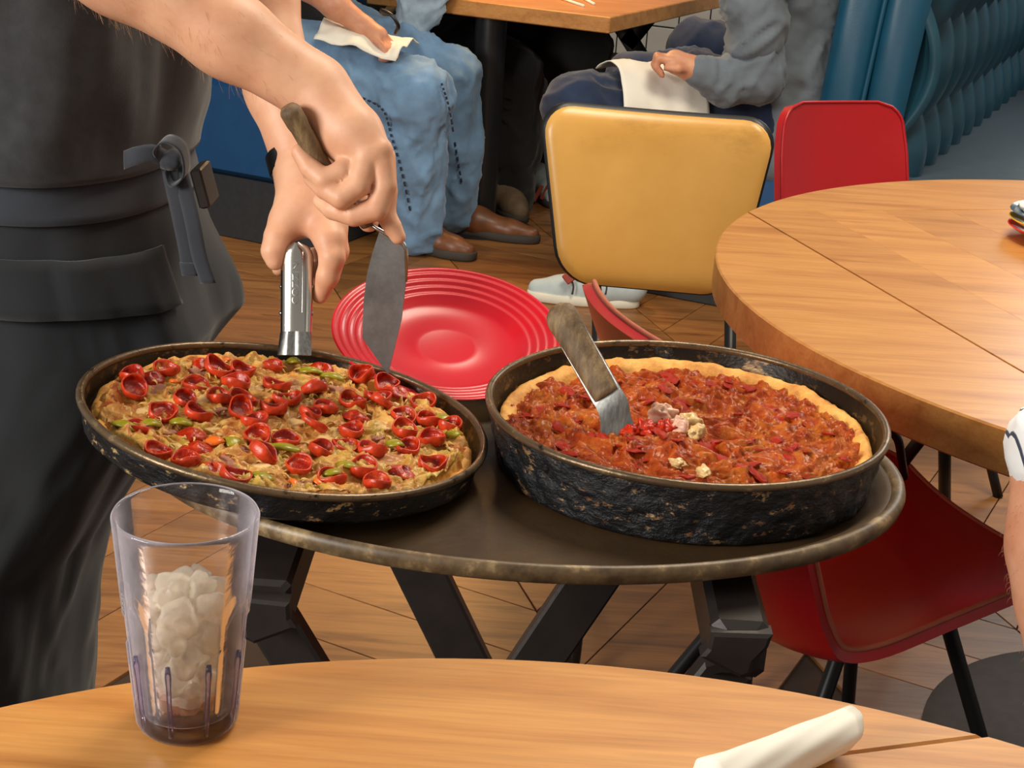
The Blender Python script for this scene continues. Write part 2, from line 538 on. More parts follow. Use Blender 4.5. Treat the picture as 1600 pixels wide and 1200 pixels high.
t = NT('brushed_steel'); v = t.coords(scale=(60, 60, 4))
t.l(t.ramp(t.noise(v, 6, 4), [(.3, srgb(140, 140, 138)), (.7, srgb(190, 190, 186))]), t.b.inputs['Base Color'])
t.set(Metallic=1.0, Roughness=.28); M['steel'] = t.m
t = NT('scuffed_steel_blade'); v = t.coords()
t.l(t.ramp(t.noise(v, 18, 6, .7), [(.3, srgb(96, 100, 102)), (.7, srgb(144, 148, 150))]), t.b.inputs['Base Color'])
t.set(Metallic=.65, Roughness=.34); t.bump(t.noise(v, 400, 2), .04); M['blade'] = t.m
M['chrome'] = plain('polished_steel_handle', srgb(200, 196, 190), .16, 1.0, .06, 20)
M['old_wood'] = wood('weathered_handle_wood', [(.25, srgb(62, 44, 30)), (.5, srgb(116, 88, 58)), (.75, srgb(150, 126, 88))], 0, 3, .7, 0, .05, .3)
t = NT('weathered_spatula_wood'); v = t.coords(scale=(8, 8, 2))
t.l(t.ramp(t.noise(v, 10, 8, .7), [(.3, srgb(62, 46, 30)), (.5, srgb(108, 86, 58)), (.7, srgb(150, 128, 90))]), t.b.inputs['Base Color'])
t.set(Roughness=.65); t.bump(t.noise(v, 40, 5), .35); M['spatula_wood'] = t.m

t = NT('red_glazed_plate'); v = t.coords()
t.l(t.ramp(t.noise(v, 6, 3), [(.3, srgb(186, 14, 32)), (.7, srgb(200, 22, 40))]), t.b.inputs['Base Color'])
t.set(Roughness=.28); M['plate'] = t.m

def skin(name, a, b):
    t = NT(name); v = t.coords()
    t.l(t.ramp(t.noise(v, 26, 6, .6), [(.3, a), (.7, b)]), t.b.inputs['Base Color'])
    t.set(Roughness=.5, Subsurface_Weight=.12, Subsurface_Scale=.006)
    t.b.inputs['Subsurface Radius'].default_value = (1, .35, .2)
    t.bump(t.noise(v, 500, 3), .06, .001); return t.m
M['skin'] = skin('fair_skin', srgb(208, 150, 118), srgb(226, 176, 142))
M['skin2'] = skin('ruddy_skin', srgb(196, 130, 98), srgb(214, 156, 124))
def cloth(name, col, var=.18, scale=40, weave=900, bump=.25, rough=.9):
    t = NT(name); v = t.coords()
    lo = tuple(c * (1 - var) for c in col[:3]) + (1,); hi = tuple(min(1, c * (1 + var)) for c in col[:3]) + (1,)
    t.l(t.ramp(t.noise(v, scale, 5), [(.3, lo), (.7, hi)]), t.b.inputs['Base Color'])
    t.set(Roughness=rough, Sheen_Weight=.2); t.bump(t.noise(v, weave, 2), bump, .001); return t.m
M['tshirt'] = cloth('charcoal_tshirt_knit', srgb(44, 45, 48), .25, 60)
M['apron'] = cloth('black_apron_cotton', srgb(23, 26, 31), .22, 12)
M['tie'] = cloth('apron_tie_cotton', srgb(44, 49, 58), .12, 30)
M['jeans_light'] = cloth('faded_light_denim', srgb(116, 152, 188), .22, 14)
M['jeans_dark'] = cloth('dark_blue_denim', srgb(28, 44, 72), .3, 16)
M['grey_tee'] = cloth('slate_grey_jersey', srgb(104, 114, 124), .1, 14)
M['black_cloth'] = cloth('black_trouser_cloth', srgb(24, 23, 25), .15, 20)
M['denim_jacket'] = cloth('pale_denim_jacket', srgb(150, 172, 190), .18, 20)
M['napkin'] = plain('white_paper_napkin', srgb(236, 232, 220), .9, 0, .03, 12, .12, 60)
M['leather'] = plain('brown_leather', srgb(116, 70, 40), .4, 0, .3, 20)
M['hair'] = plain('light_brown_hair', srgb(186, 136, 96), .5)
M['sole'] = plain('dark_rubber_sole', srgb(66, 60, 54), .8)
M['beige_suede'] = plain('beige_suede', srgb(110, 90, 68), .9, 0, .2, 30)
M['white_shoe'] = plain('pale_sneaker_mesh', srgb(186, 200, 202), .7, 0, .06, 30)
M['white_sole'] = plain('cream_foam_sole', srgb(226, 222, 204), .7, 0, .04)
M['rust'] = plain('rust_red_trim', srgb(150, 58, 42), .7)
M['watch'] = plain('black_watch_rubber', srgb(18, 18, 20), .35)
t = NT('striped_white_shirt'); v = t.coords(rot=(0, 0.35, 0))
sx = t.n('ShaderNodeSeparateXYZ'); t.l(v, sx.inputs[0])
fr = t.n('ShaderNodeMath', operation='MULTIPLY'); t.l(sx.outputs['X'], fr.inputs[0]); fr.inputs[1].default_value = 62
f2 = t.n('ShaderNodeMath', operation='FRACT'); t.l(fr.outputs[0], f2.inputs[0])
t.l(t.ramp(f2.outputs[0], [(0, srgb(60, 66, 84)), (.1, srgb(60, 66, 84)), (.14, srgb(232, 232, 232)), (1, srgb(232, 232, 232))]), t.b.inputs['Base Color'])
t.set(Roughness=.9); M['striped'] = t.m

# food
t = NT('baked_cheese'); v = t.coords()
c1 = t.ramp(t.noise(v, 26, 8, .66, 1.4), [(.27, srgb(96, 36, 4)), (.38, srgb(170, 84, 16)), (.48, srgb(204, 136, 48)), (.60, srgb(226, 182, 98)), (.74, srgb(180, 88, 20))])
c2 = t.ramp(t.noise(v, 80, 5, .6, .6), [(.34, srgb(168, 54, 20)), (.5, srgb(222, 168, 84)), (.7, srgb(214, 196, 120))])
c = t.mix(.5, c1, c2)
g = t.ramp(t.noise(t.coords(scale=(1.1, .9, 1)), 20, 4, .6, .8), [(.56, (0, 0, 0, 1)), (.68, (.7, .7, .7, 1))])
c = t.mix(g, c, srgb(172, 150, 44))
g2 = t.ramp(t.noise(t.coords(scale=(.9, 1.2, 1)), 17, 4, .6, .8), [(.58, (0, 0, 0, 1)), (.68, (.7, .7, .7, 1))])
c = t.mix(g2, c, srgb(164, 84, 56))
t.l(c, t.b.inputs['Base Color']); t.set(Roughness=.42, Specular_IOR_Level=.3, Coat_Weight=.25, Coat_Roughness=.14)
t.bump(t.noise(v, 130, 6, .65, .6), .7, .004); M['cheese'] = t.m
M['cheese_lump'] = plain('melted_cheese_lump', srgb(226, 188, 122), .34, 0, .2, 70, .3, 200)
M['onion'] = plain('translucent_onion', srgb(208, 168, 92), .3, 0, .2, 80)
M['orange_pepper'] = plain('orange_pepper', srgb(222, 104, 20), .3, 0, .15, 60)
M['sausage'] = plain('pale_sausage', srgb(176, 116, 92), .45, 0, .2, 70, .4, 200)
t = NT('pepperoni'); v = t.coords(rand=True)
c = t.ramp(t.noise(v, 110, 5), [(.3, srgb(112, 10, 0)), (.52, srgb(172, 34, 6)), (.72, srgb(206, 90, 44))])
t.l(c, t.b.inputs['Base Color']); t.set(Roughness=.2, Specular_IOR_Level=.4); t.bump(t.noise(v, 260, 4), .5, .002); M['pepperoni'] = t.m
M['pepperoni_side'] = plain('pepperoni_outer_side', srgb(186, 56, 26), .3, 0, .35, 160, .3, 200, Specular_IOR_Level=.35)
M['pepper'] = plain('green_pepper', srgb(146, 136, 22), .28, 0, .35, 90, .3, 150)
t = NT('crust'); v = t.coords()
t.l(t.ramp(t.noise(v, 38, 6, .65), [(.3, srgb(176, 104, 36)), (.5, srgb(222, 160, 76)), (.7, srgb(238, 190, 106))]), t.b.inputs['Base Color'])
t.set(Roughness=.7); t.bump(t.noise(v, 130, 5), .5, .003); M['crust'] = t.m
t = NT('tomato_sauce'); v = t.coords()
c = t.ramp(t.noise(v, 24, 8, .68, 1.2), [(.26, srgb(92, 18, 0)), (.40, srgb(152, 40, 2)), (.52, srgb(186, 76, 8)), (.62, srgb(204, 122, 40)), (.74, srgb(166, 42, 2))])
c2 = t.ramp(t.noise(v, 95, 6, .65, .5), [(.36, srgb(104, 20, 0)), (.55, srgb(190, 82, 12)), (.70, srgb(226, 162, 88))])
t.l(t.mix(.45, c, c2), t.b.inputs['Base Color']); t.set(Roughness=.45, Specular_IOR_Level=.12, Coat_Weight=.22, Coat_Roughness=.07)
t.bump(t.noise(v, 120, 7, .7, .6), .9, .005); M['sauce'] = t.m
M['tomato'] = plain('tomato_chunk', srgb(182, 40, 8), .26, 0, .45, 140, .6, 200, Specular_IOR_Level=.35)
M['ricotta'] = plain('pale_sausage_chunk', srgb(224, 176, 150), .32, 0, .22, 120, .6, 150)
M['cheese_pull'] = plain('pale_cheese_fold', srgb(214, 178, 120), .3, 0, .2, 60, .4, 120)

# tumbler: clear lilac plastic
def clear_mat(name, tint, refl_rough, scuff, edge, ior=1.3, rim=0.0):
    """clear plastic / ice: tinted see-through body, surface gloss, cloudy scuffs, plus a pale edge haze painted in at grazing angles"""
    m = bpy.data.materials.new(name); m.use_nodes = True; nt = m.node_tree; N = nt.nodes; L = nt.links.new
    N.remove(N['Principled BSDF']); out = N['Material Output']
    tr = N.new('ShaderNodeBsdfTransparent'); lw = N.new('ShaderNodeLayerWeight'); lw.inputs['Blend'].default_value = .3
    rp = N.new('ShaderNodeValToRGB'); rp.color_ramp.elements[0].color = (*tint[0], 1); rp.color_ramp.elements[1].color = (*tint[1], 1)
    rp.color_ramp.elements[0].position = .15
    L(lw.outputs['Facing'], rp.inputs['Fac']); L(rp.outputs['Color'], tr.inputs['Color'])
    gl = N.new('ShaderNodeBsdfGlossy'); gl.inputs['Roughness'].default_value = refl_rough
    fr = N.new('ShaderNodeFresnel'); fr.inputs['IOR'].default_value = ior
    mx = N.new('ShaderNodeMixShader'); L(fr.outputs[0], mx.inputs[0]); L(tr.outputs[0], mx.inputs[1]); L(gl.outputs[0], mx.inputs[2])
    df = N.new('ShaderNodeBsdfDiffuse'); df.inputs['Color'].default_value = (*edge, 1)
    tl = N.new('ShaderNodeBsdfTranslucent'); tl.inputs['Color'].default_value = (*edge, 1)
    dm = N.new('ShaderNodeMixShader'); dm.inputs[0].default_value = .5; L(df.outputs[0], dm.inputs[1]); L(tl.outputs[0], dm.inputs[2])
    tc = N.new('ShaderNodeTexCoord'); nz = N.new('ShaderNodeTexNoise'); nz.inputs['Scale'].default_value = 120; nz.inputs['Detail'].default_value = 6
    L(tc.outputs['Object'], nz.inputs['Vector'])
    mr = N.new('ShaderNodeMapRange'); mr.inputs['From Min'].default_value = .38; mr.inputs['From Max'].default_value = .72
    mr.inputs['To Min'].default_value = scuff[0]; mr.inputs['To Max'].default_value = scuff[1]
    L(nz.outputs['Fac'], mr.inputs['Value'])
    pw = N.new('ShaderNodeMath'); pw.operation = 'POWER'; L(lw.outputs['Facing'], pw.inputs[0]); pw.inputs[1].default_value = 2.0
    ma = N.new('ShaderNodeMath'); ma.operation = 'MULTIPLY_ADD'; L(pw.outputs[0], ma.inputs[0]); ma.inputs[1].default_value = rim; L(mr.outputs[0], ma.inputs[2]); ma.use_clamp = True  # pale colour mixed in at grazing angles to brighten the walls
    m2 = N.new('ShaderNodeMixShader'); L(ma.outputs[0], m2.inputs[0]); L(mx.outputs[0], m2.inputs[1]); L(dm.outputs[0], m2.inputs[2])
    L(m2.outputs[0], out.inputs['Surface'])
    bp = N.new('ShaderNodeBump'); bp.inputs['Strength'].default_value = .15; bp.inputs['Distance'].default_value = .002
    L(nz.outputs['Fac'], bp.inputs['Height']); L(bp.outputs[0], gl.inputs['Normal'])
    return m
M['tumbler'] = clear_mat('clear_lilac_plastic', ((.998, .995, .999), (.965, .945, .99)), .05, (.0, .04), (.93, .88, 1.0), 1.32, .42)
M['tumbler_rib'] = clear_mat('dense_lilac_plastic', ((.86, .82, .95), (.55, .48, .78)), .05, (.0, .04), (.70, .64, .9), 1.45, .2)
M['ice'] = clear_mat('cloudy_ice', ((.99, .98, .96), (.98, .96, .92)), .08, (.05, .85), (1.0, .94, .82), 1.35, .1)
M['cola'] = clear_mat('watery_brown_drink', ((.80, .58, .46), (.66, .42, .32)), .05, (.02, .08), (.4, .2, .12))
for k, c in (('p_orange', (226, 66, 24)), ('p_yellow', (236, 188, 18)), ('p_slate', (74, 92, 108))):
    M[k] = plain('glazed_' + k[2:], srgb(*c), .15)

# ------------------------------------------------------------------ setting: floor, wall
fl = obj('floor', box((0.6, 3.4, -0.02), (7.0, 9.0, 0.028)), M['grout'], smooth=False)
tag(fl, kind='structure')
YA = math.radians(18)
def plank_mesh(sgn):
    w, L = .15, .42          # plank width across, strip half width
    s = sgn
    dy = L * s
    g = .0016
    poly = [(g, g + 0), (L - g, g + dy), (L - g, w * 1.42 - g + dy), (g, w * 1.42 - g)]
    V, F = prism(poly, -0.012, 0, 0.0008)
    V = xform((V, F), RZ(YA))[0]
    me = new_mesh('plank', V, F, False); me.materials.append(M['floor_a'] if sgn > 0 else M['floor_b']); return me
PM = {1: plank_mesh(1), -1: plank_mesh(-1)}
cA, sA = math.cos(YA), math.sin(YA)
spots = []
for col in range(-9, 10):
    for row in range(-10, 40):
        lx, ly = col * .42, row * .15 * 1.42 + (0 if col % 2 == 0 else .42)
        wx, wy = .4 + lx * cA - ly * sA, 1.4 + lx * sA + ly * cA
        if -1.25 < wx - .2 * (wy - 3) * .2 < 2.3 and 1.75 < wy < 5.6 and abs(wx) < .42 * wy + .55:
            spots.append((wy, wx, 1 if col % 2 == 0 else -1))
spots.sort()
for wy, wx, s in spots[:298]:
    p = bpy.data.objects.new('plank', PM[s]); COL.objects.link(p); p.parent = fl
    p.location = Vector((wx, wy, 0.0)) - fl.location

# booth frame: e runs along the benches, n points right and nearer
EA = math.radians(66)
e2 = A([math.cos(EA), math.sin(EA), 0]); n2 = A([math.sin(EA), -math.cos(EA), 0]); zz = A([0, 0, 1.])
def bth(o, a, b, z): return A([o[0], o[1], 0.]) + a * n2 + b * e2 + z * zz
def frame_box(o, a0, a1, b0, b1, z0, z1, bev=.01):
    V, F = box(((a0 + a1) / 2, (b0 + b1) / 2, (z0 + z1) / 2), (a1 - a0, b1 - b0, z1 - z0), bev)
    Mx = np.eye(4); Mx[:3, 0] = n2; Mx[:3, 1] = e2; Mx[:3, 3] = [o[0], o[1], 0]
    return xform((V, F), Mx)
WO = (1.0, 7.15)
wl = obj('wall_back', frame_box(WO, -4.2, 3.6, 0.0, .1, 0, 2.6, .0), M['wall_grout'], smooth=False)
tag(wl, kind='structure')
tv, tf = frame_box((0, 0), -.072, .072, -.006, 0, -.072, .072, .003)
tm = new_mesh('tile', tv, tf, False); tm.materials.append(M['tile'])
for i in range(-14, 8):
    for j in range(2, 9):
        p = bpy.data.objects.new('tile', tm); COL.objects.link(p); p.parent = wl
        p.location = Vector(bth(WO, i * .15, 0, .08 + j * .15)) - wl.location

# ------------------------------------------------------------------ drop-leaf round tables
def round_table(label, c, R, ang, corner_r, ztop, th, matkey, nboard, base=True, extra_gap=0.0):
    root = thing('dining_table', label, 'table', (c[0], c[1], 0))
    mat = table_wood(matkey, ang); mat2 = table_wood(matkey + '_cross', ang + math.pi / 2)
    disc = [(c[0] + R * math.cos(a), c[1] + R * math.sin(a)) for a in np.linspace(0, 2 * math.pi, 160, endpoint=False)]
    ca, sa = math.cos(ang), math.sin(ang); ux = A([ca, sa]); uy = A([-sa, ca]); C = A(c); h = corner_r
    sq = disc
    for d in (ux, uy, -ux, -uy): sq = clip(sq, C + d * h, -d)
    for k in range(nboard):    # boards of the square middle
        a0 = -h + 2 * h * k / nboard; a1 = -h + 2 * h * (k + 1) / nboard
        q = clip(clip(sq, C + ux * a0, ux), C + ux * a1, -ux)
        if len(q) > 2: obj('board', prism(q, ztop - th, ztop, .0004), mat2, root, smooth=False)
    for i, d in enumerate((ux, uy, -ux, -uy)):
        q = clip(disc, C + d * (h + .0022 + extra_gap), d)
        q = [v for k_, v in enumerate(q) if np.linalg.norm(v - q[k_ - 1]) > .009]
        if len(q) > 2: obj('leaf', prism(q, ztop - th, ztop, .0022), mat, root, smooth=False)
    if base:
        obj('column', lathe([(0, ztop - th), (.09, ztop - th), (.09, ztop - th - .02), (.05, ztop - th - .03), (.05, .03), (0, .03)], 32, (c[0], c[1], 0)), M['black_metal'], root, sharp=40)
        obj('base_plate', lathe([(0, .03), (.06, .03), (.33, .014), (.36, .008), (.36, .0), (0, 0)], 72, (c[0], c[1], 0)), M['base_disc'], root, sharp=40)
    return root
FC = (0.053, 0.265); FR = .685
# near table: its square corner touches the rim at (0.313, 0.904)
k1 = A([.313, .904]) - A(FC)
fa = math.radians(18.5)
fh = k1 @ A([-math.sin(fa), math.cos(fa)]); fh2 = k1 @ A([math.cos(fa), math.sin(fa)])
FT = round_table('light wood round drop-leaf table in the foreground with tumbler on it', FC, FR, fa, .5 * (fh + .484), .75, .038, 'near_table_wood', 5)
RC = (1.035, 2.035); RR = .765
RT = round_table('round light wood table beyond the pans with stacked plates on it', RC, RR, math.radians(18), .541, .75, .05, 'far_table_wood', 9)
# folding hardware hanging under the far table's near leaf
p = at(1476, 640, 2.02)
obj('leg', tube([at(1476, 655, 2.55), at(1476, 800, 2.68)], .0115, 14), M['black_metal'], RT)
obj('brace', bar(at(1462, 655, 2.0), at(1408, 725, 2.05), .02, .008, (0, 0, 1)), M['black_metal'], RT)
obj('hinge_arm', bar(at(1375, 660, 1.93), at(1428, 640, 1.93), .022, .01, (0, 0, 1)), M['black_metal'], RT)
obj('hinge_rod', tube(smooth_path([at(1392, 672, 1.93), at(1404, 690, 1.94), at(1409, 720, 1.97), at(1413, 745, 2.0)], 12), .006, 10), M['black_metal'], RT)
obj('hinge_knob', tube([at(1386, 672, 1.92), at(1398, 668, 1.92), at(1410, 660, 1.92)], [.008, .009, .004], 12), M['black_metal'], RT)

# ------------------------------------------------------------------ chairs
def shell_grid(prof, half, corner, cup, nu=25, nv=49):
    """curved chair shell: prof = smooth (x,z) path from seat front to back top"""
    P = A(smooth_path([(x, 0, z) for x, z in prof], nv - 1)); hw = np.interp(np.linspace(0, 1, nv), *zip(*half))
    L = np.r_[0, np.cumsum(np.linalg.norm(np.diff(P, axis=0), axis=1))]; tot = L[-1]
    G = np.zeros((nv, nu, 3)); Tn = np.gradient(P, axis=0); Tn /= np.linalg.norm(Tn, axis=1)[:, None]
    Nn = np.c_[Tn[:, 2], np.zeros(nv), -Tn[:, 0]]      # towards the sitter
    for j in range(nv):
        w = hw[j]; d = min(L[j], tot - L[j])
        r = corner
        if d < r: w = w - r + math.sqrt(max(0, r * r - (r - d) ** 2))
        w = max(w, .012)
        s = np.sin(np.linspace(-1, 1, nu) * math.pi / 2) * .35 + np.linspace(-1, 1, nu) * .65
        G[j] = P[j] + Nn[j] * (cup * np.abs(s * w / hw.max()) ** 2.4)[:, None]
        G[j, :, 1] = s * w
    return G
def chair_frame(root, Mx, feet, tops, r=.0105):
    for a, b in zip(tops, feet):
        a = A(a); b = A(b)
        path = smooth_path([a, a * .97 + b * .03 + A([0, 0, -.005]), a * .5 + b * .5, b], 14)
        V, F = tube(path, r, 12)
        obj('leg', xform((V, F), Mx), M['black_metal'], root)
def shell_chair(label, pos, yaw, prof, half, corner, cup, th, mat, edge=None, group=None, seat_z=.4):
    root = thing('dining_chair', label, 'chair', (pos[0], pos[1], 0), group)
    Mx = T(pos[0], pos[1], 0) @ RZ(yaw)
    G = shell_grid(prof, half, corner, cup)
    V, F, nf = slab(G, th)
    obj('seat_shell', xform((V, F), Mx), mat, root, sharp=50)
    # piping along the shell's rim
    nv, nu, _ = G.shape
    rim = [G[0, i] for i in range(0, nu)] + [G[j, -1] for j in range(1, nv)] + [G[-1, i] for i in range(nu - 2, -1, -1)] + [G[j, 0] for j in range(nv - 2, -1, -1)]
    V, F = tube(rim, .0035, 8)
    obj('piping', xform((V, F), Mx), edge or mat, root)
    zb = seat_z - .035
    tops = [(.14, .10, zb), (.14, -.10, zb), (-.03, .10, zb), (-.03, -.10, zb)]
    feet = [(.25, .2, .0), (.25, -.2, .0), (-.2, .2, .0), (-.2, -.2, .0)]
    chair_frame(root, Mx, feet, tops)
    obj('seat_frame', xform(join(tube([tops[0], tops[1]], .009, 10), tube([tops[2], tops[3]], .009, 10), tube([tops[0], tops[2]], .009, 10), tube([tops[1], tops[3]], .009, 10)), Mx), M['black_metal'], root)
    return root
PROF = [(.255, .440), (.20, .432), (.05, .400), (-.07, .376), (-.14, .388), (-.18, .44), (-.208, .51), (-.245, .61), (-.285, .70), (-.31, .760)]
HALF = [(0, .20), (.3, .215), (.55, .212), (.8, .21), (1, .20)]
shell_chair('red vinyl shell chair half hidden behind the tray beside the round wood table', (.424, 1.828), math.radians(25), PROF, HALF, .045, .045, .016, M['red_vinyl'], M['red_edge'], None, .39)
PROF2 = [(.20, .445), (.17, .45), (.05, .436), (-.08, .428), (-.155, .45), (-.195, .52), (-.225, .62), (-.245, .70), (-.255, .765)]
HALF2 = [(0, .19), (.3, .19), (.55, .17), (.8, .165), (1, .15)]
shell_chair('bright red vinyl chair at the far side of the round table by the teal booth', (.785, 3.22), math.radians(-66), PROF2, HALF2, .05, .05, .02, M['red_vinyl'], M['red_vinyl'])

# yellow chair, facing the camera
def pad(c0, c1, hw0, hw1, th, bulge, rot, corner=.06, nu=33, nv=25):
    """upholstered back pad from bottom centre c0 to top centre c1"""
    c0, c1 = A(c0), A(c1); up = c1 - c0; H = np.linalg.norm(up); up /= H
    sd = A([math.cos(rot), math.sin(rot), 0]); nr = np.cross(sd, up); nr /= np.linalg.norm(nr)
    G = np.zeros((nv, nu, 3))
    for j in range(nv):
        tt = .5 - .5 * math.cos(math.pi * j / (nv - 1)); hgt = H * tt; w = hw0 + (hw1 - hw0) * tt; d = min(hgt, H - hgt)
        if d < corner: w = w - corner + math.sqrt(max(0, corner ** 2 - (corner - d) ** 2))
        for i in range(nu):
            s = math.sin((2 * i / (nu - 1) - 1) * math.pi / 2)
            ed = min(w * (1 - abs(s)), d)
            b = bulge * (1 - math.exp(-ed / .012)) 
            G[j, i] = c0 + up * hgt + sd * (s * w) + nr * (b + .03 * (s * w / .2) ** 2)
    return G, nr
yc = thing('dining_chair', 'yellow vinyl chair with black shell facing the camera behind the deep pan', 'chair', (.245, 2.55, 0))
pb = at(1010, 452, 2.72); pt = at(1030, 178, 2.80)
G, nr = pad(pb, pt, .158, .213, .02, .014, math.radians(-4))
if nr[1] > 0: nr = -nr; 
V, F, _ = slab(G, .012); obj('backrest', (V, F), M['yellow_vinyl'], yc, sharp=60)
Gb = G + A([0, .013, 0]); cen = Gb.mean((0, 1)); Gb = cen + (Gb - cen) * 1.034
V, F, _ = slab(Gb, .008); obj('back_shell', (V, F), M['black_metal'], yc, sharp=60)
V, F, _ = slab(G[:, :, :], .004)
Gs = np.zeros((21, 25, 3))
for j in range(21):
    for i in range(25):
        s = (2 * i / 24 - 1); tt = j / 20; d = min(tt, 1 - tt) * .4; w = .2
        if d < .06: w = w - .06 + math.sqrt(.0036 - (.06 - d) ** 2)
        Gs[j, i] = (.245 + s * w, 2.17 + .4 * tt, .425 + .012 * (1 - s ** 4) * (1 - (2 * tt - 1) ** 4))
V, F, _ = slab(Gs, .04); obj('seat', (V, F), M['yellow_vinyl'], yc, sharp=60)
for sx_, px in ((-1, 932), (1, 1139)):
    a = at(px - 2, 440, 2.745); b = at(px + 2, 500, 2.70); x0 = b[0]
    obj('leg', tube(smooth_path([a, b, (x0, 2.62, .36), (x0 + sx_ * .01, 2.68, .15), (x0 + sx_ * .02, 2.74, 0)], 24), .011, 12), M['black_metal'], yc)
    obj('leg', tube(smooth_path([(x0, 2.60, .385), (x0, 2.45, .38), (x0, 2.25, .37), (x0 + sx_ * .01, 2.2, .30), (x0 + sx_ * .02, 2.18, 0)], 24), .011, 12), M['black_metal'], yc)

# ------------------------------------------------------------------ booths behind
BT = (0.222, 4.80)       # near right corner of the booth table
bt = thing('booth_table', 'rectangular wood booth table on a black pole behind the waiter', 'table', (-.1, 5.1, 0))
PB = at(752, 300, 5.12)
obj('tabletop', frame_box(BT, -.86, 0, 0, 1.35, .715, .765, .003), table_wood('booth_table_wood', EA), bt, smooth=False)
obj('pole', tube([(PB[0], 5.12, .012), (PB[0], 5.12, .716)], .053, 32), M['pole'], bt, sharp=50)
obj('foot_plate', lathe([(0, .012), (.17, .010), (.18, .005), (.18, 0), (0, 0)], 48, (PB[0], 5.12, 0)), M['pole'], bt, sharp=50)
for a, b in (((964, 30), (1022, 122)), ((1026, 10), (978, 70))):
    obj('brace', bar(at(*a, 5.55), at(*b, 5.55), .06, .03, (1, 0, 0)), M['black_metal'], bt)
for k, (a, b) in enumerate((((872, -4), (912, 9)), ((905, -6), (928, 6)))):
    p0 = atz(*a, .7695); p1 = atz(*b, .7695)
    s_ = obj('drinking_straw', tube([p0, p1], .0045, 12), M['napkin'])
    tag(s_, ('longer' if k == 0 else 'shorter') + ' white paper straw lying on the corner of the booth table', 'straw')

LB = (-0.62, 4.60)        # left bench, near right corner
lb = thing('booth_bench', 'blue vinyl booth bench on a dark plinth behind the waiter', 'bench', (-.9, 5.2, 0))
obj('seat', frame_box(LB, -.55, .0, 0, 1.5, .20, .50, .02), M['blue_vinyl'], lb, sharp=40)
obj('plinth', frame_box(LB, -.55, -.02, .01, 1.5, .0, .20, .004), M['dark_base'], lb, smooth=False)
obj('backrest', frame_box(LB, -.72, -.5, 0, 1.5, .27, 1.15, .04), M['blue_vinyl'], lb, sharp=40)

RBo = (0.985, 4.14)        # right booth: near right corner of its backrest
rb = thing('booth_bench', 'teal leather booth back with diamond tufting at the right', 'bench', (1.1, 4.7, 0))
def end_panel(a0, a1, z0, z1):
    nu, nv = 21, 31; G = np.zeros((nv, nu, 3))
    for j in range(nv):
        z = z0 + (z1 - z0) * j / (nv - 1)
        lean = .055 * max(0, (z - .45)) / .7
        for i in range(nu):
            s = i / (nu - 1); a = a0 + (a1 - a0) * s
            puff = .022 * (1 - abs(2 * s - 1) ** 4) + .008 * math.sin(z * 9 + s * 2)
            crease = .02 * math.exp(-((z - 1.09) / .018) ** 2)
            G[j, i] = bth(RBo, a + lean, .0 - puff + crease, z)
    return slab(G, -.06 if False else .06)[:2]
obj('core', frame_box(RBo, -.215, -.035, .03, 2.7, .2, 1.25, .02), M['teal_vinyl'], rb, sharp=40)
for a0, a1 in ((-.235, -.118), (-.112, .0)):
    obj('end_panel', end_panel(a0, a1, .30, 1.25), M['teal_vinyl'], rb, sharp=60)
obj('welt', tube([bth(RBo, -.115 + .055 * max(0, z - .45) / .7, -.016, z) for z in np.linspace(.30, 1.25, 20)], .007, 10), M['teal_vinyl'], rb)
nu, nv = 220, 110; G = np.zeros((nv, nu, 3)); btn = []
cw, ch = .20, .25
for j in range(nv):
    z = .42 + .83 * j / (nv - 1)
    for i in range(nu):
        b = 2.6 * i / (nu - 1)
        u, w = b / cw, (z - .5) / ch
        # diamond tufting: distance to the nearest fold of the diamond lattice
        p, q = u + w * .5, u - w * .5
        fp = abs((p % 1) - .5) * 2; fq = abs((q % 1) - .5) * 2
        hgt = .075 * (1 - fp ** 2.2) * (1 - fq ** 2.2) ** .7
        vf = abs(((b / (cw * .5)) % 1) - .5) * 2
        hgt = 1.25 * hgt + .004 * (1 - vf ** 2)
        G[j, i] = bth(RBo, hgt - .03 + .05 * max(0, z - .45) / .7, .01 + b, z)
V, F, _ = slab(G, .03); obj('tufted_panel', (V, F), M['tuft_vinyl'], rb)
obj('seat', frame_box(RBo, .0, .55, .02, 2.7, .30, .46, .03), M['seat_grey'], rb, sharp=40)
obj('seat', frame_box(RBo, -.80, -.225, .02, 1.7, .26, .46, .03), M['blue_vinyl'], rb, sharp=40)
obj('plinth', frame_box(RBo, -.78, .5, .04, 2.7, .0, .26, .004), M['dark_base'], rb, smooth=False)

# ------------------------------------------------------------------ tray stand and tray
TC = (0.014, 1.304); TZ = .746
ST_L, ST_R = -.215, .215
st = thing('tray_stand', 'black folding wooden tray stand carrying the brown serving tray', 'tray stand', (0, 1.35, 0))
def rail(px0, z):  # rails run away from the camera
    pass
zt = TZ - .012
YN = 1.062
Ln = at(405, 905, 1.06)[0]; Rn = at(1172, 945, 1.04)[0]
obj('rail', bar((Ln, YN + .01, zt - .025), (Ln, 1.53, zt - .025), .045, .045, (1, 0, 0), .004), M['stand'], st, smooth=False)
obj('rail', bar((Rn, YN, zt - .03), (Rn, 1.53, zt - .03), .046, .05, (1, 0, 0), .006), M['stand'], st, smooth=False)
obj('crossbar', bar((Ln - .03, 1.30, zt - .012), (-.02, 1.30, zt - .012), .03, .022, (0, 1, 0), .003), M['stand_wood'], st, smooth=False)
xm = (Ln + Rn) / 2
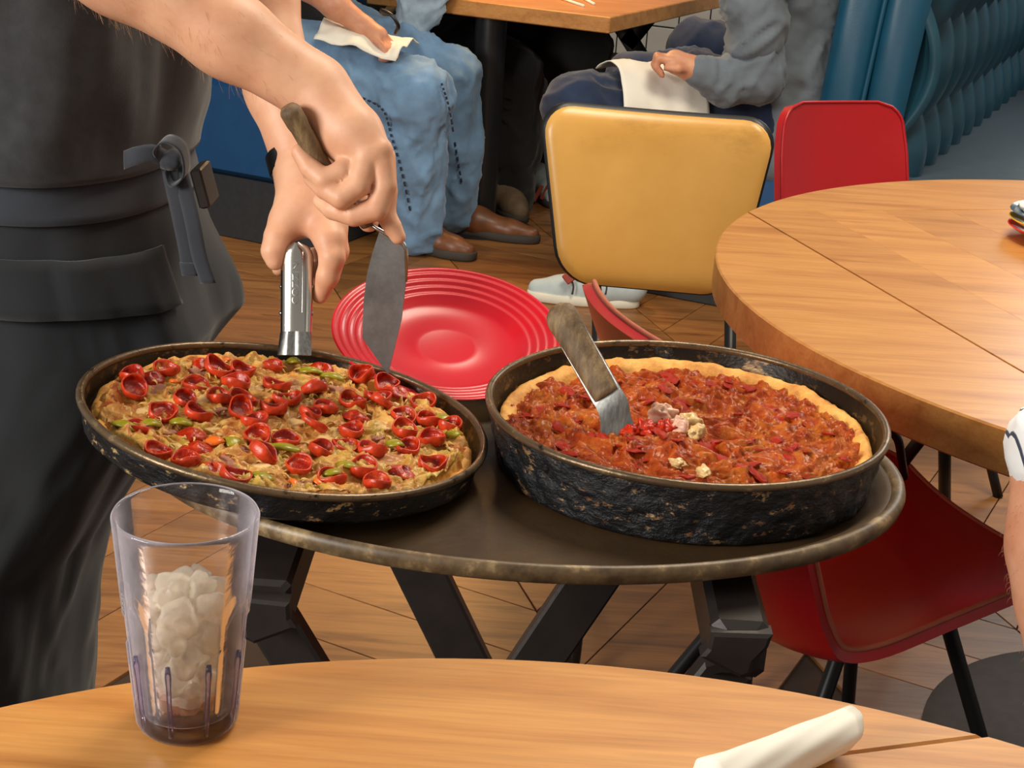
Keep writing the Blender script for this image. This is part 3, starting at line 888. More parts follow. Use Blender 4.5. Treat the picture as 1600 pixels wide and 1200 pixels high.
def leg_pair(y, ztop_, w, t):
    for x0, sg in ((Ln, 1), (Rn, -1)):
        yy = y + (.012 if sg > 0 else -.012)
        slope = .50 if y > 1.3 else .58
        x1 = x0 + sg * slope * ztop_
        obj('leg', bar((x0, yy, ztop_), (x1, yy, 0.0), w, t, (1, 0, 0), .003), M['stand'], st, smooth=False)
leg_pair(YN + .035, zt - .05, .040, .022)
leg_pair(1.515, zt - .02, .055, .022)
for x0, sg in ((Ln, 1), (Rn, -1)):     # worn end brackets
    q = [(x0 - .024, zt - .012), (x0 + .024, zt - .010), (x0 + .0215, zt - .022), (x0 + .012, zt - .036), (x0 + .011, zt - .046), (x0 + .003, zt - .050), (x0 - .030, zt - .034), (x0 - .025, zt - .026)]
    if sg > 0: q = [(2 * x0 - a, b) for a, b in q][::-1]
    V, F = prism([(a, -b) for a, b in q][::-1] if False else [(a, b) for a, b in q][::-1], 0, .03, .003)
    V = np.c_[V[:, 0], YN - .006 + V[:, 2] * .6, V[:, 1]]
    obj('bracket', (V, [f[::-1] for f in F]), M['stand'], st, smooth=False)
tr_ = thing('serving_tray', 'large oval brown serving tray holding both pizza pans', 'tray', (TC[0], TC[1], TZ - .008))
def oval(prof, rx, ry, c, z):
    V, F = lathe(prof, 128, (0, 0, 0)); V = A(V)
    r = np.hypot(V[:, 0], V[:, 1]); th_ = np.arctan2(V[:, 1], V[:, 0]); off = r - 1
    V = np.c_[c[0] + np.cos(th_) * (rx * np.minimum(r, 1) + np.maximum(off, 0) * 0), c[1] + np.sin(th_) * (ry * np.minimum(r, 1)), z + V[:, 2]]
    return V, F
obj('tray_bed', oval([(0, -.008), (.88, -.008), (.955, .012), (.965, .012), (.965, .016), (.945, .016), (.90, .003), (.86, 0), (0, 0)], .349, .243, TC, TZ), M['tray'], tr_, sharp=60)
obj('tray_rim', oval([(.958, .014), (.966, .0185), (.98, .0205), (.995, .0185), (1, .013), (.994, .006), (.975, .003), (.96, .006), (.958, .014)], .349, .243, TC, TZ), M['tray_rim'], tr_)

# ------------------------------------------------------------------ pans
def wob(a, s): return 1 + .004 * math.sin(3 * a + s) + .002 * math.sin(7 * a + 2 * s)
PRC = A([.1615, 1.327, TZ]); PR = .1855; PH = .064
def make_pan(name_label, base_r, rim_r, hgt, mo, mi, mr, Mx, seed):
    root = thing('deep_dish_pan', name_label, 'pan', Mx[:3, 3])
    nseg = 128
    out = [(0, 0), (base_r * .97, 0), (base_r, .004)] + [(base_r + (rim_r - .003 - base_r) * k / 24, .004 + (hgt - .008) * k / 24) for k in range(1, 25)]
    V, F = lathe(out, 360, (0, 0, 0), lambda a, i: wob(a, seed) if i > 1 else 1)
    V = A(V); r = np.hypot(V[:, 0], V[:, 1]); m = r > base_r * .98
    V[m, :2] *= (1 + ((.0030 if hgt > .05 else .0012) / rim_r) * fbm(V[m] * 55, 4, seed))[:, None]
    obj('outer_wall', xform((V, F), Mx), mo, root, sharp=60)
    inn = [(0, .004), (base_r * .95, .004), (base_r - .002, .008)] + [(base_r - .002 + (rim_r - .003 - base_r) * k / 6, .008 + (hgt - .012) * k / 6) for k in range(1, 7)]
    V, F = lathe(inn, nseg, (0, 0, 0), lambda a, i: wob(a, seed) if i > 1 else 1)
    obj('inner_wall', xform((V, [f[::-1] for f in F]), Mx), mi, root, sharp=60)
    cr = rim_r - .0035
    rp = [(cr + .0036 * math.cos(a), hgt - .0036 + .0036 * math.sin(a)) for a in np.linspace(-math.pi * .75, math.pi * 1.25, 13)]
    V, F = lathe(rp, nseg, (0, 0, 0), lambda a, i: wob(a, seed))
    obj('rolled_rim', xform((V, F), Mx), mr, root)
    return root
MR = T(*PRC)
make_pan('deep black seasoned pan holding the tomato-sauce pizza, at right', .171, PR, PH, M['pan_out'], M['pan_in'], M['pan_rim'], MR, 3)
# shallow pan, tipped: left side lifted
LR, LH = .182, .031
ax_, ay_ = -.118, -.030
nL = A([-ax_, -ay_, 1.0]); nL /= np.linalg.norm(nL)
xL = A([1, 0, ax_]); xL /= np.linalg.norm(xL); yL = np.cross(nL, xL)
rimc = A([-.197, 1.272, .7985])
ML = np.eye(4); ML[:3, 0] = xL; ML[:3, 1] = yL; ML[:3, 2] = nL; ML[:3, 3] = rimc - nL * LH
make_pan('shallow black pan tipped up at its left, holding the pepperoni pizza', .174, LR, LH, M['pan_out2'], M['pan_in'], M['pan_rim'], ML, 5)

# ------------------------------------------------------------------ pizzas
def polar(R, nr, nt):
    rr = R * np.sqrt(np.linspace(0, 1, nr)); tt = np.linspace(0, 2 * np.pi, nt, endpoint=False)
    r, t_ = np.meshgrid(rr, tt, indexing='ij')
    return r, t_, grid_faces(nt, nr, True)
# pepperoni pizza
SL = .0185        # height of the topping above the pan's floor
pz = thing('pepperoni_pizza', 'pepperoni pizza with green peppers and melted cheese in the shallow pan', 'pizza', ML[:3, 3] + nL * .005)
r, t_, F = polar(.1665, 130, 420)
X, Y = r * np.cos(t_), r * np.sin(t_)
P3 = np.stack([X, Y, 0 * X], -1)
edge = np.clip((r - .150) / .016, 0, 1)
ragg = 1 + .02 * fbm(P3 * 40, 3, 8)
wq = P3 + .010 * np.stack([vnoise(P3 * 55, 61), vnoise(P3 * 55 + 7, 62), 0 * X], -1)
hh = SL + .0045 * fbm(wq * 38, 3, 1) + .0040 * (1 - 2 * np.abs(vnoise(wq * 95, 4))) + .0026 * fbm(wq * 210, 2, 9)
hh = hh - .010 * edge ** 3 + .003 * np.exp(-((r - .155) / .006) ** 2) * (1 + fbm(P3 * 60, 2, 3))
# slice gap cut from the back right
def bump2(px, py, rad): 
    q = np.linalg.inv(ML) @ np.r_[atplane(px, py, rimc - nL * (LH - SL), nL), 1]
    return q[:2]
g0 = bump2(590, 590, 0); g1 = bump2(573, 668, 0)
dd = g1 - g0; Lg = np.linalg.norm(dd); dd /= Lg
al = (X - g0[0]) * dd[0] + (Y - g0[1]) * dd[1]; pr_ = -(X - g0[0]) * dd[1] + (Y - g0[1]) * dd[0]
wdt = .009 * np.clip(1 - al / Lg, 0, 1) + .0012
gap = np.clip((wdt - np.abs(pr_)) / .0025, 0, 1) * (al > -.03) * (al < Lg)
hh = np.where(gap > 0, hh * (1 - gap) + .0055 * gap, hh)
V = np.stack([X * np.where(edge > .5, ragg, 1), Y * np.where(edge > .5, ragg, 1), hh], -1).reshape(-1, 3)
obj('cheese_layer', xform((V, F), ML), M['cheese'], pz)
# crust edge
ct = np.linspace(0, 2 * np.pi, 300, endpoint=False); G = []
for k, (dr, dz) in enumerate(((-.014, .006), (-.011, .0165), (-.006, .0195), (-.002, .017), (0, .006))):
    rr = .169 + dr + .0018 * vnoise(np.stack([np.cos(ct) * 9, np.sin(ct) * 9, ct * 0 + k * .4], -1), 2)
    zb = dz + (.0045 * vnoise(np.stack([np.cos(ct) * 14, np.sin(ct) * 14, ct * 0 + 3], -1), 5) if 0 < k < 4 else 0)
    if 0 < k < 4: zb = zb + .005 * np.clip(np.sin(ct - .25) , 0, 1) - .002
    G.append(np.stack([rr * np.cos(ct), rr * np.sin(ct), zb + 0 * ct], -1))
obj('crust', xform((np.vstack(G), grid_faces(300, 5, True)), ML), M['crust'], pz)

def locL(zx, zy, lift=0.0):
    q = np.linalg.inv(ML) @ np.r_[atplane(100 + zx / 2.353, 500 + zy / 2.353, rimc - nL * (LH - SL - lift), nL), 1]
    q = q[:3].copy(); rq = math.hypot(q[0], q[1])
    if rq > .153: q[:2] *= .153 / rq
    return q
PEP = [(518,165),(378,185),(322,212),(255,268),(485,245),(630,240),(570,290),(655,300),(655,195),(765,175),(780,245),(920,275),(820,300),(960,328),(1060,310),(440,305),(360,348),(485,360),(645,345),(700,380),(770,340),(900,352),(910,400),(1055,415),(1075,355),(1160,320),(1105,215),(1258,255),(1245,360),(1340,375),(1250,410),(1410,305),(1430,400),(1355,445),(270,400),(470,420),(490,475),(340,488),(545,545),(710,440),(815,445),(720,510),(940,485),(1030,470),(1130,495),(1265,480),(865,545),(985,590),(1100,555),(1240,555),(1350,540),(1150,605),(955,175),(1190,245),(560,190),(1150,290),(250,215),(450,525),(620,590)]
DOME = {0, 2, 27, 35, 49, 38, 52, 36, 24}
def cup_mesh(r0, depth, dome, seed):
    nt = 28
    prof = [(0, 0), (.4, .02), (.68, .06), (.80, .25), (.84, .6), (.88, 1.0), (.94, 1.04), (1.0, .98), (1.0, .55), (.97, .1), (.85, -.15), (0, -.2)] if not dome else \
           [(0, 1.0), (.35, .95), (.65, .74), (.88, .38), (1.0, 0), (.95, -.2), (0, -.25)]
    V = []
    for s, z in prof:
        for k in range(nt):
            a = 2 * math.pi * k / nt
            rr = r0 * s * (1 + .07 * math.sin(2 * a + seed) + .03 * math.sin(5 * a + seed * 2))
            V.append((rr * math.cos(a), rr * math.sin(a), depth * z * (1 + (.28 * math.sin(a * 2 + seed * 1.3) if z > .2 else 0))))
    return A(V), [f[::-1] for f in grid_faces(nt, len(prof), True)]
cups = []
for s in range(8):
    dome = s >= 6
    VF = cup_mesh(.0122 if not dome else .0135, (.0074, .0062, .0085, .007, .0058, .0078, .006, .005)[s], dome, s * 1.7)
    me = new_mesh('pepperoni_slice', *VF); me.materials.append(M['pepperoni']); me.materials.append(M['pepperoni_side'])
    if not dome:
        for fi, pg in enumerate(me.polygons): pg.material_index = 1 if fi // 28 >= 5 else 0
    cups.append(me)
for i, (a, b) in enumerate(PEP):
    dome = i in DOME
    p = locL(a, b, .003)
    o = bpy.data.objects.new('pepperoni_slice', cups[6 + i % 2] if dome else cups[i % 6]); COL.objects.link(o); o.parent = pz
    tl = 0.1 if dome else RND.choice((.1, .16, .35, .6, .12, .25))
    R3 = Matrix(ML[:3, :3].tolist()) @ (Matrix.Rotation(RND.uniform(0, 6.28), 3, 'Z') @ Matrix.Rotation(tl, 3, 'X') @ Matrix.Rotation(RND.uniform(0, 6.28), 3, 'Z'))
    sc_ = RND.uniform(.9, 1.12)
    wp = ML @ np.r_[p + A([0, 0, .009 * math.sin(tl) - .002]), 1]
    o.rotation_mode = 'QUATERNION'; o.rotation_quaternion = R3.to_quaternion(); o.scale = (sc_,) * 3
    o.location = Vector(wp[:3]) - pz.location
def curl(p, yaw, L, w, arch, th=.0022):
    nu, nv = 12, 5; G = np.zeros((nv, nu, 3))
    for j in range(nv):
        for i in range(nu):
            s = i / (nu - 1) * 2 - 1; q = (j / (nv - 1) - .5)
            x = L / 2 * s; bend = .35 * L * (s ** 2)
            G[j, i] = (x, q * w * (1 - .5 * s ** 4) + bend * .4, arch * (1 - s * s) + .0015 * (1 - (2 * q) ** 2))
    V, F, _ = slab(G, th)
    return xform((V, F), ML @ T(*p) @ RZ(yaw))
PEPPER = [(810,480,.028,.1),(990,570,.022,.5),(720,585,.02,-.3),(910,195,.024,.3),(985,215,.024,-.1),(430,385,.02,.2),(170,400,.026,-.3),(1490,435,.016,.9),(1480,370,.02,1.2),(1220,465,.018,.6),(560,455,.018,1.0),(620,455,.018,2.0),(850,140,.015,.4),(1040,545,.02,.1),(320,390,.018,.4)]
for i, (a, b, L, yw) in enumerate(PEPPER):
    obj('pepper_strip', curl(locL(a, b, .0040), yw, L, .0135, .0045), M['pepper'] if i not in (10,) else M['orange_pepper'], pz)
for i, (a, b) in enumerate([(407, 230), (600, 150), (845, 600), (1200, 250), (750, 300), (930, 600)]):
    obj('orange_pepper_piece', curl(locL(a, b, .003), i * 1.1, .011, .007, .002), M['orange_pepper'], pz)
lump_me = []
def lump(seed, flat=.5, amp=.35, n=14):
    V = []; 
    th_ = np.linspace(0, math.pi, n); ph = np.linspace(0, 2 * math.pi, 2 * n, endpoint=False)
    for a in th_:
        for b in ph:
            d = A([math.sin(a) * math.cos(b), math.sin(a) * math.sin(b), math.cos(a)]); V.append(d)
    V = A(V); q = 1 + amp * fbm(V * 1.8 + seed * 5.1, 3, seed)
    V = V * q[:, None]; V[:, 2] *= flat
    return V, [f[::-1] for f in grid_faces(2 * n, n, True)]
for s in range(6):
    me = new_mesh('cheese_lump', *lump(s)); me.materials.append(M['cheese_lump']); lump_me.append(me)
saus_me = []
for s in range(2):
    me = new_mesh('cheese_lump', *lump(20 + s, .6, .45)); me.materials.append(M['sausage']); saus_me.append(me)
LUM = [(1010, 260), (1220, 315), (1140, 390), (1150, 440), (560, 410), (880, 215), (380, 420), (700, 550), (1120, 610), (1400, 540), (300, 340), (220, 330), (560, 340), (840, 380), (1000, 420), (600, 540), (780, 390), (1300, 520), (500, 200), (420, 470), (1290, 330), (660, 480), (1180, 560), (1440, 480), (880, 610), (950, 440), (520, 300), (330, 270), (700, 260), (1050, 480)]
for i, (a, b) in enumerate(LUM):
    o = bpy.data.objects.new('cheese_lump', lump_me[i % 6]); COL.objects.link(o); o.parent = pz
    s_ = RND.uniform(.006, .0105)
    if i % 3 == 0:
        o.data = saus_me[i % 2]
    o.scale = (s_ * RND.uniform(.9, 1.5), s_, s_ * .8)
    o.rotation_euler = (RND.uniform(-.2, .2), RND.uniform(-.2, .2) + .118, RND.uniform(0, 6.28))
    o.location = Vector((ML @ np.r_[locL(a, b, -.001), 1])[:3]) - pz.location
# many small shreds of onion and cheese
parts = []
for i in range(260):
    ra = .155 * math.sqrt(RND.random()); an = RND.uniform(0, 6.283); yw = RND.uniform(0, 6.28); L = RND.uniform(.006, .014)
    c0 = A([ra * math.cos(an), ra * math.sin(an), SL + RND.uniform(-.0005, .002)])
    pts = [c0 + L * A([math.cos(yw) * s, math.sin(yw) * s, 0]) + A([math.sin(yw), -math.cos(yw), 0]) * (.004 * s * s * RND.uniform(-1, 1)) + A([0, 0, .003 * (1 - 4 * s * s)]) for s in (-.5, -.25, 0, .25, .5)]
    parts.append(tube(pts, [.0004, .0009, .0011, .0009, .0004], 5))
sh = obj('onion_shreds', xform(join(*parts), ML), M['onion'], pz); sh['kind'] = 'stuff'

# tomato pizza in the deep pan
dz = thing('deep_dish_pizza', 'deep-dish pizza covered in chunky tomato sauce in the deep pan', 'pizza', PRC + A([0, 0, .006]))
SZ = .040
r, t_, F = polar(.1685, 130, 420); X, Y = r * np.cos(t_), r * np.sin(t_); P3 = np.stack([X, Y, 0 * X], -1)
rid = np.abs(vnoise(P3 * 48, 21)); rid2 = np.abs(vnoise(P3 * A([70, 110, 1]), 23))
wq = P3 + .012 * np.stack([vnoise(P3 * 40, 51), vnoise(P3 * 40 + 7, 52), 0 * X], -1)
hh = SZ + .0035 * fbm(wq * 28, 3, 31) + .0042 * fbm(wq * 75, 3, 33) + .0030 * fbm(wq * 190, 3, 41) + .0018 * (1 - rid) ** 2
def locR(px, py, h=SZ): 
    q = atz(px, py, PRC[2] + h) - PRC; return q
c0 = locR(1010, 705)
hh = hh + .010 * np.exp(-(((X - c0[0]) / .045) ** 2 + ((Y - c0[1]) / .026) ** 2))
c1 = locR(1080, 665); hh = hh + .006 * np.exp(-(((X - c1[0]) / .02) ** 2 + ((Y - c1[1]) / .015) ** 2))
c2 = locR(940, 640); hh = hh - .005 * np.exp(-(((X - c2[0]) / .05) ** 2 + ((Y - c2[1]) / .03) ** 2))
hh = hh - .012 * np.clip((r - .155) / .0135, 0, 1) ** 2
V = np.stack([X, Y, hh], -1).reshape(-1, 3) + PRC
obj('sauce_layer', (V, F), M['sauce'], dz)
ct = np.linspace(0, 2 * np.pi, 360, endpoint=False); G = []
back = np.clip(np.sin(ct + .2) * .7 + .45, .12, 1)
for k, (dr, dzz) in enumerate(((-.026, .030), (-.020, .0415), (-.014, .0475), (-.008, .049), (-.003, .045), (-.001, .03))):
    cs = np.stack([np.cos(ct) * 7, np.sin(ct) * 7, ct * 0 + k * .3], -1)
    rr = .1752 + dr * (.45 + .55 * back) + .0016 * vnoise(cs * 2, 2) - .003 * (1 - back)
    zb = .030 + (dzz - .030) * (.35 + .65 * back) + (.0022 * fbm(cs * 1.3, 3, 5) + .001 * vnoise(cs * 6, 8) if 0 < k < 5 else 0)
    G.append(np.stack([rr * np.cos(ct), rr * np.sin(ct), zb + 0 * ct], -1))
obj('crust', (np.vstack(G) + PRC, grid_faces(360, 6, True)), M['crust'], dz)
def lump_at(name, c, s, mat, parent, seed, flat=.7, amp=.4, yaw=0, n=16):
    V, F = lump(seed, flat, amp, n)
    V = V * A(s); return obj(name, xform((V, F), T(*c) @ RZ(yaw)), mat, parent)
for i, (px, py, s, mk) in enumerate([(1035, 645, (.013, .0095, .010), 'ricotta'), (1062, 668, (.009, .0085, .010), 'ricotta'), (1010, 668, (.013, .012, .009), 'tomato'), (1038, 666, (.010, .009, .009), 'tomato'), (985, 672, (.009, .01, .006), 'tomato'), (1080, 655, (.010, .008, .008), 'cheese_pull'), (1090, 672, (.012, .007, .007), 'cheese_pull'), (1100, 735, (.010, .006, .004), 'cheese_pull'), (1060, 720, (.008, .006, .004), 'cheese_pull')]):
    lump_at('sausage_chunk', PRC + locR(px, py, .050) - A([0, 0, .002]), s, M[mk], dz, 40 + i, 1.0, .45, i * .7)
tl_me = []
for s in range(4):
    me = new_mesh('tomato_chunk', *lump(60 + s, .6, .5, 10)); me.materials.append(M['tomato']); tl_me.append(me)
for i in range(90):
    ra = .15 * math.sqrt(RND.random()); an = RND.uniform(0, 6.283)
    x, y = ra * math.cos(an), ra * math.sin(an)
    o = bpy.data.objects.new('tomato_chunk', tl_me[i % 4]); COL.objects.link(o); o.parent = dz
    s_ = RND.uniform(.0035, .0075); o.scale = (s_ * 1.4, s_, s_ * .45); o.rotation_euler = (RND.uniform(-.4, .4), RND.uniform(-.4, .4), RND.uniform(0, 6.28))
    k_ = np.argmin((X - x) ** 2 + (Y - y) ** 2)
    o.location = Vector(PRC + A([x, y, hh.ravel()[k_]])) - dz.location

# ------------------------------------------------------------------ spatulas, gripper, plate
sp2 = thing('spatula', 'wooden-handled steel spatula standing in the tomato pizza', 'spatula', atz(962, 672, PRC[2] + SZ))
tip = atz(965, 680, PRC[2] + SZ + .002); neck = at(948, 618, 1.298); top = at(868, 478, 1.345)
dirn = (neck - top) / np.linalg.norm(neck - top); sidev = np.cross(dirn, A([0, 1., 0])); sidev /= np.linalg.norm(sidev)
G = []
hl = np.linspace(0, 1, 22); rad = [.006, .0125, .0148, .0155, .0155, .015, .0148, .0145, .0142, .014, .014, .0138, .0137, .0136, .0135, .0134, .0133, .0132, .0131, .013, .0128, .0125]
nrm = np.cross(sidev, dirn)
obj('handle', tube([top + (neck - top) * h_ for h_ in hl], rad, 20, True, .55, nrm), M['spatula_wood'], sp2)
obj('steel_edge', bar(top + (neck - top) * .30 - sidev * .0 - nrm * 0, neck + dirn * .002, .0290, .0022, sidev, .0005), M['steel'], sp2, smooth=False)
bl = []
w0 = .0135; bq = [neck - dirn * .004, neck + dirn * .012, at(962, 662, 1.288), at(968, 688, 1.283)]
pp = smooth_path(bq, 14); Gm = np.zeros((len(pp), 7, 3))
for j, q in enumerate(pp):
    ww = w0 + .0035 * (j / (len(pp) - 1))
    sd = sidev * (1 - .5 * j / len(pp)) + (at(988, 655, 1.30) - at(943, 688, 1.28)) / .03 * .5 * j / len(pp); sd /= np.linalg.norm(sd)
    for i in range(7): Gm[j, i] = q + sd * ww * (i / 3 - 1)
V, F, _ = slab(Gm, .0014); obj('blade', (V, F), M['steel'], sp2, sharp=50)

SPY = 1.372
sp1 = thing('spatula', 'long steel spatula gripped in the right fist of the waiter', 'spatula', at(605, 583, 1.375))
h0 = at(449, 166, 1.348); h1 = at(506, 262, 1.357); h2 = at(575, 348, SPY + .002)
pts = smooth_path([h0, h0 * .7 + h1 * .3, h1, h1 * .5 + h2 * .5, h2], 26)
rad = [.0080, .0110, .0122] + [.0122] * 4 + [.0112] * 4 + [.0100] * 16
obj('handle', tube(pts, rad[:len(pts)], 18, True, .8), M['spatula_wood'], sp1)
outl = [(570, 346), (590, 352), (630, 381), (635, 388), (634, 440), (627, 500), (616, 545), (606, 585), (588, 560), (566, 528), (568, 470), (573, 430), (581, 398), (578, 372)]
def plate_poly(pl, Yf, th):
    P = A([at(x, y, Yf(x, y)) for x, y in pl]); n = len(P)
    N = np.zeros(3)
    for i in range(n): N += np.cross(P[i], P[(i + 1) % n])
    N /= np.linalg.norm(N)
    if N[1] > 0: N = -N
    B = P - N * th; V = np.vstack([P, B]); F = [tuple(range(n))[::-1], tuple(range(n, 2 * n))] + [(i, (i + 1) % n, n + (i + 1) % n, n + i) for i in range(n)]
    return V, F
obj('blade', plate_poly([(592, 364), (634, 386), (635, 392), (634, 440), (627, 500), (616, 545), (606, 585), (588, 560), (566, 528), (568, 470), (573, 430), (581, 398)], lambda x, y: SPY - .004 + (y - 365) * .00002 + (600 - x) * .0002, .0015), M['blade'], sp1, smooth=False)
obj('blade_spine', tube([at(566, 343, SPY - .002), at(592, 359, SPY - .005), at(630, 381, SPY - .012), at(635, 390, SPY - .012), at(635, 440, SPY - .012)], [.0012, .0022, .0022, .002, .001], 8), M['steel'], sp1)

# pan gripper: channel-shaped steel handle with a stamped name
gp = thing('pan_gripper', 'steel pan gripper clamped on the back rim of the shallow pan', 'pan gripper', at(462, 562, 1.44))
g0 = at(461, 556, 1.425); g1 = at(463, 520, 1.442); g2 = at(465, 382, 1.476)
gd = (g2 - g1) / np.linalg.norm(g2 - g1); gs = A([1, 0, 0]) - gd * gd[0]; gs /= np.linalg.norm(gs); gn = np.cross(gs, gd)
if gn[1] > 0: gn = -gn
nv, nu = 26, 15; G = np.zeros((nv, nu, 3)); Lh = np.linalg.norm(g2 - g1)
for j in range(nv):
    s = j / (nv - 1); d = Lh * (1 - s); w = .0138 + .001 * s
    if d < .014: w *= math.sqrt(max(.02, 1 - ((.014 - d) / .014) ** 2))
    for i in range(nu):
        a = (i / (nu - 1) - .5) * math.pi * 1.0
        G[j, i] = g1 + gd * (Lh * s) + gs * (w * math.sin(a)) + gn * (.010 * math.cos(a) ** .7 if math.cos(a) > 1e-6 else 0)
V, F, _ = slab(G, -.0016); obj('handle_channel', (V, F), M['chrome'], gp, sharp=60)
nv, nu = 10, 13; G = np.zeros((nv, nu, 3))
for j in range(nv):
    s = j / (nv - 1); c_ = g1 + (g0 - g1) * s
    for i in range(nu):
        q = i / (nu - 1) * 2 - 1
        ridge = .0022 * math.exp(-((abs(q) - .4) / .12) ** 2)
        G[j, i] = c_ + gs * q * (.0138 + .0015 * s) + gn * (.010 * (1 - .55 * s) * (1 - q ** 4) ** .5 + .003 + ridge)
V, F, _ = slab(G, .0018); obj('jaw', (V, F), M['steel'], gp, sharp=60)
for s in (.22, .52):
    for q in (-1, 1):
        c_ = g1 + gd * (Lh * s) + gs * q * .0138 + gn * .001
        obj('rivet', tube([c_, c_ + gs * q * .0018, c_ + gs * q * .0032], [.0026, .0026, .0012], 10), M['steel'], gp)
lw_ = g1 + gd * (Lh * .15) - gn * .012
obj('lower_lever', bar(g1 - gn * .008, g2 - gn * .014, .022, .003, gs, .001), M['steel'], gp, smooth=False)
# stamped lettering reading upwards along the handle
fc = bpy.data.curves.new('lettering', 'FONT'); fc.body = 'COZZINI'; fc.size = .0115; fc.extrude = .0004; fc.align_x = 'CENTER'; fc.align_y = 'CENTER'
fo = bpy.data.objects.new('lettering_tmp', fc); COL.objects.link(fo)
dg = bpy.context.evaluated_depsgraph_get(); me = bpy.data.meshes.new_from_object(fo.evaluated_get(dg))
bpy.data.objects.remove(fo)
tv = A([v.co for v in me.vertices]); tf = [tuple(p.vertices) for p in me.polygons]
cen = g1 + gd * (Lh * .56) + gn * .0128 + gs * .0005
V = cen + tv[:, :1] * gd * .95 - tv[:, 1:2] * gs * .8 + (tv[:, 2:3] - .0008) * gn
V = V - gn * (((tv[:, 1:2] * .8) ** 2) * 30)
obj('lettering', (V, tf), M['steel'], gp, smooth=False)
hw_, hh_ = .030, .0062
fr_ = []
for (a0, b0), (a1, b1) in (((-hw_, -hh_), (hw_, -hh_)), ((hw_, -hh_), (hw_, hh_)), ((hw_, hh_), (-hw_, hh_)), ((-hw_, hh_), (-hw_, -hh_))):
    p0 = cen + gd * a0 - gs * b0 - gn * (.0012 + b0 * b0 * 30); p1 = cen + gd * a1 - gs * b1 - gn * (.0012 + b1 * b1 * 30)
    fr_.append(tube([p0, p1], .0004, 5))
obj('lettering_frame', join(*fr_), M['steel'], gp, smooth=False)

# red plate leaning at the back of the tray
PLR = .122
rc = at(699, 524, 1.520)
tilt = math.radians(16)
prof = [(0, .0045), (.029, .0045), (.032, .0052), (.035, .0043), (.072, .0048), (.077, .0075), (.082, .0115)]
for k in range(26):
    q = k / 25; prof.append((.084 + .035 * q, .0128 + .0125 * q + (.0009 * math.sin(q * 4 * 2 * math.pi))))
prof += [(.1215, .0262), (.1228, .0252), (.120, .0225), (.08, .008), (.07, 0), (.06, 0), (.058, .002), (0, .002)]
prof = [(a * .982, b * .982) for a, b in prof]
V, F = lathe(prof, 96)
F = [f[::-1] for f in F]
pl = obj('dinner_plate', xform((V, F), T(*rc) @ RX(tilt) @ RY(math.radians(3)) @ T(0, 0, -.018)), M['plate'], sharp=60)
tag(pl, 'glossy red ring-rimmed plate leaning behind the two pans', 'plate')

# ------------------------------------------------------------------ tumbler, ice, napkin roll, plate stack
GB = atz(293, 1128, .75); GH = .1475
tb = thing('tumbler', 'clear lilac plastic tumbler with melting ice on the near table', 'tumbler', GB)
r0, r1 = .0315, .0445
def gm(a, i):
    return 1
prof = []
NZ = 60
out = [(0, 0), (r0 - .004, 0), (r0 - .001, .003)]
for k in range(NZ + 1):
    z = .006 + (GH - .008) * k / NZ; s = z / GH
    out.append((r0 + (r1 - r0) * (s ** .95), z))
nout = len(out)
inner = [(r1 - .0012, GH), (r1 - .0028, GH - .0015)] + [(r0 + (r1 - r0) * ((z / GH) ** .95) - .0032, z) for z in np.linspace(GH - .006, .014, 40)] + [(r0 - .008, .010), (0, .009)]
def flute(a, i):
    if i < 3 or i >= nout: return 1
    z = out[i][1]; s = z / GH
    ph = (a * 9 / (2 * math.pi)) % 1
    q = abs(ph - .5) * 2            # 1 at ribs, 0 mid panel
    top_ = .66 - .10 * q ** 2       # arched panel tops
    m = np.clip((top_ - s) / .02, 0, 1) * np.clip((s - .10) / .02, 0, 1)
    rib = math.exp(-((1 - q) / .08) ** 2)
    return 1 - .045 * m * (1 - rib * (1 if s < .42 else .35)) 
V, F = lathe(out + inner, 144, GB, flute)
obj('cup', (V, F), M['tumbler'], tb)
for k in range(9):      # moulded ribs between the panels
    a = 2 * math.pi * k / 9 + math.radians(-96)
    pts = []
    for z in np.linspace(.008, .060, 8):
        rr = r0 + (r1 - r0) * ((z / GH) ** .95) - .0012
        pts.append(GB + A([rr * math.cos(a), rr * math.sin(a), z]))
    obj('rib', tube(pts, [.0016] * 6 + [.0021, .0015], 10), M['tumbler_rib'], tb)
obj('drink', lathe([(0, .0095), (r0 - .0055, .0095), (r0 - .0030, .024), (0, .024)], 48, GB), M['cola'], tb)
ice_me = []
for s in range(5):
    me = new_mesh('ice_cube', *lump(80 + s, .85, .28, 12)); me.materials.append(M['ice']); ice_me.append(me)
ICE = [(0, 0, .030, .015)]
for ring, (z, nn, rr) in enumerate(((.026, 5, .014), (.042, 6, .019), (.058, 6, .021), (.073, 7, .023), (.086, 6, .020), (.094, 3, .010))):
    for k in range(nn):
        a = 2 * math.pi * (k + .37 * ring) / nn
        ICE.append((rr * math.cos(a), rr * math.sin(a), z + RND.uniform(-.003, .003), RND.uniform(.0100, .0122)))
for i, (x, y, z, s) in enumerate(ICE):
    o = bpy.data.objects.new('ice_cube', ice_me[i % 5]); COL.objects.link(o)
    s = min(s, .0122)
    o.location = Vector(GB + A([x, y, z])); o.scale = (s * 1.05, s, s * .9); o.rotation_euler = (RND.uniform(0, 3), RND.uniform(0, 3), RND.uniform(0, 3))
    tag(o, 'half-melted cloudy ice cube inside the lilac tumbler', 'ice cube', 'ice cubes in the tumbler')

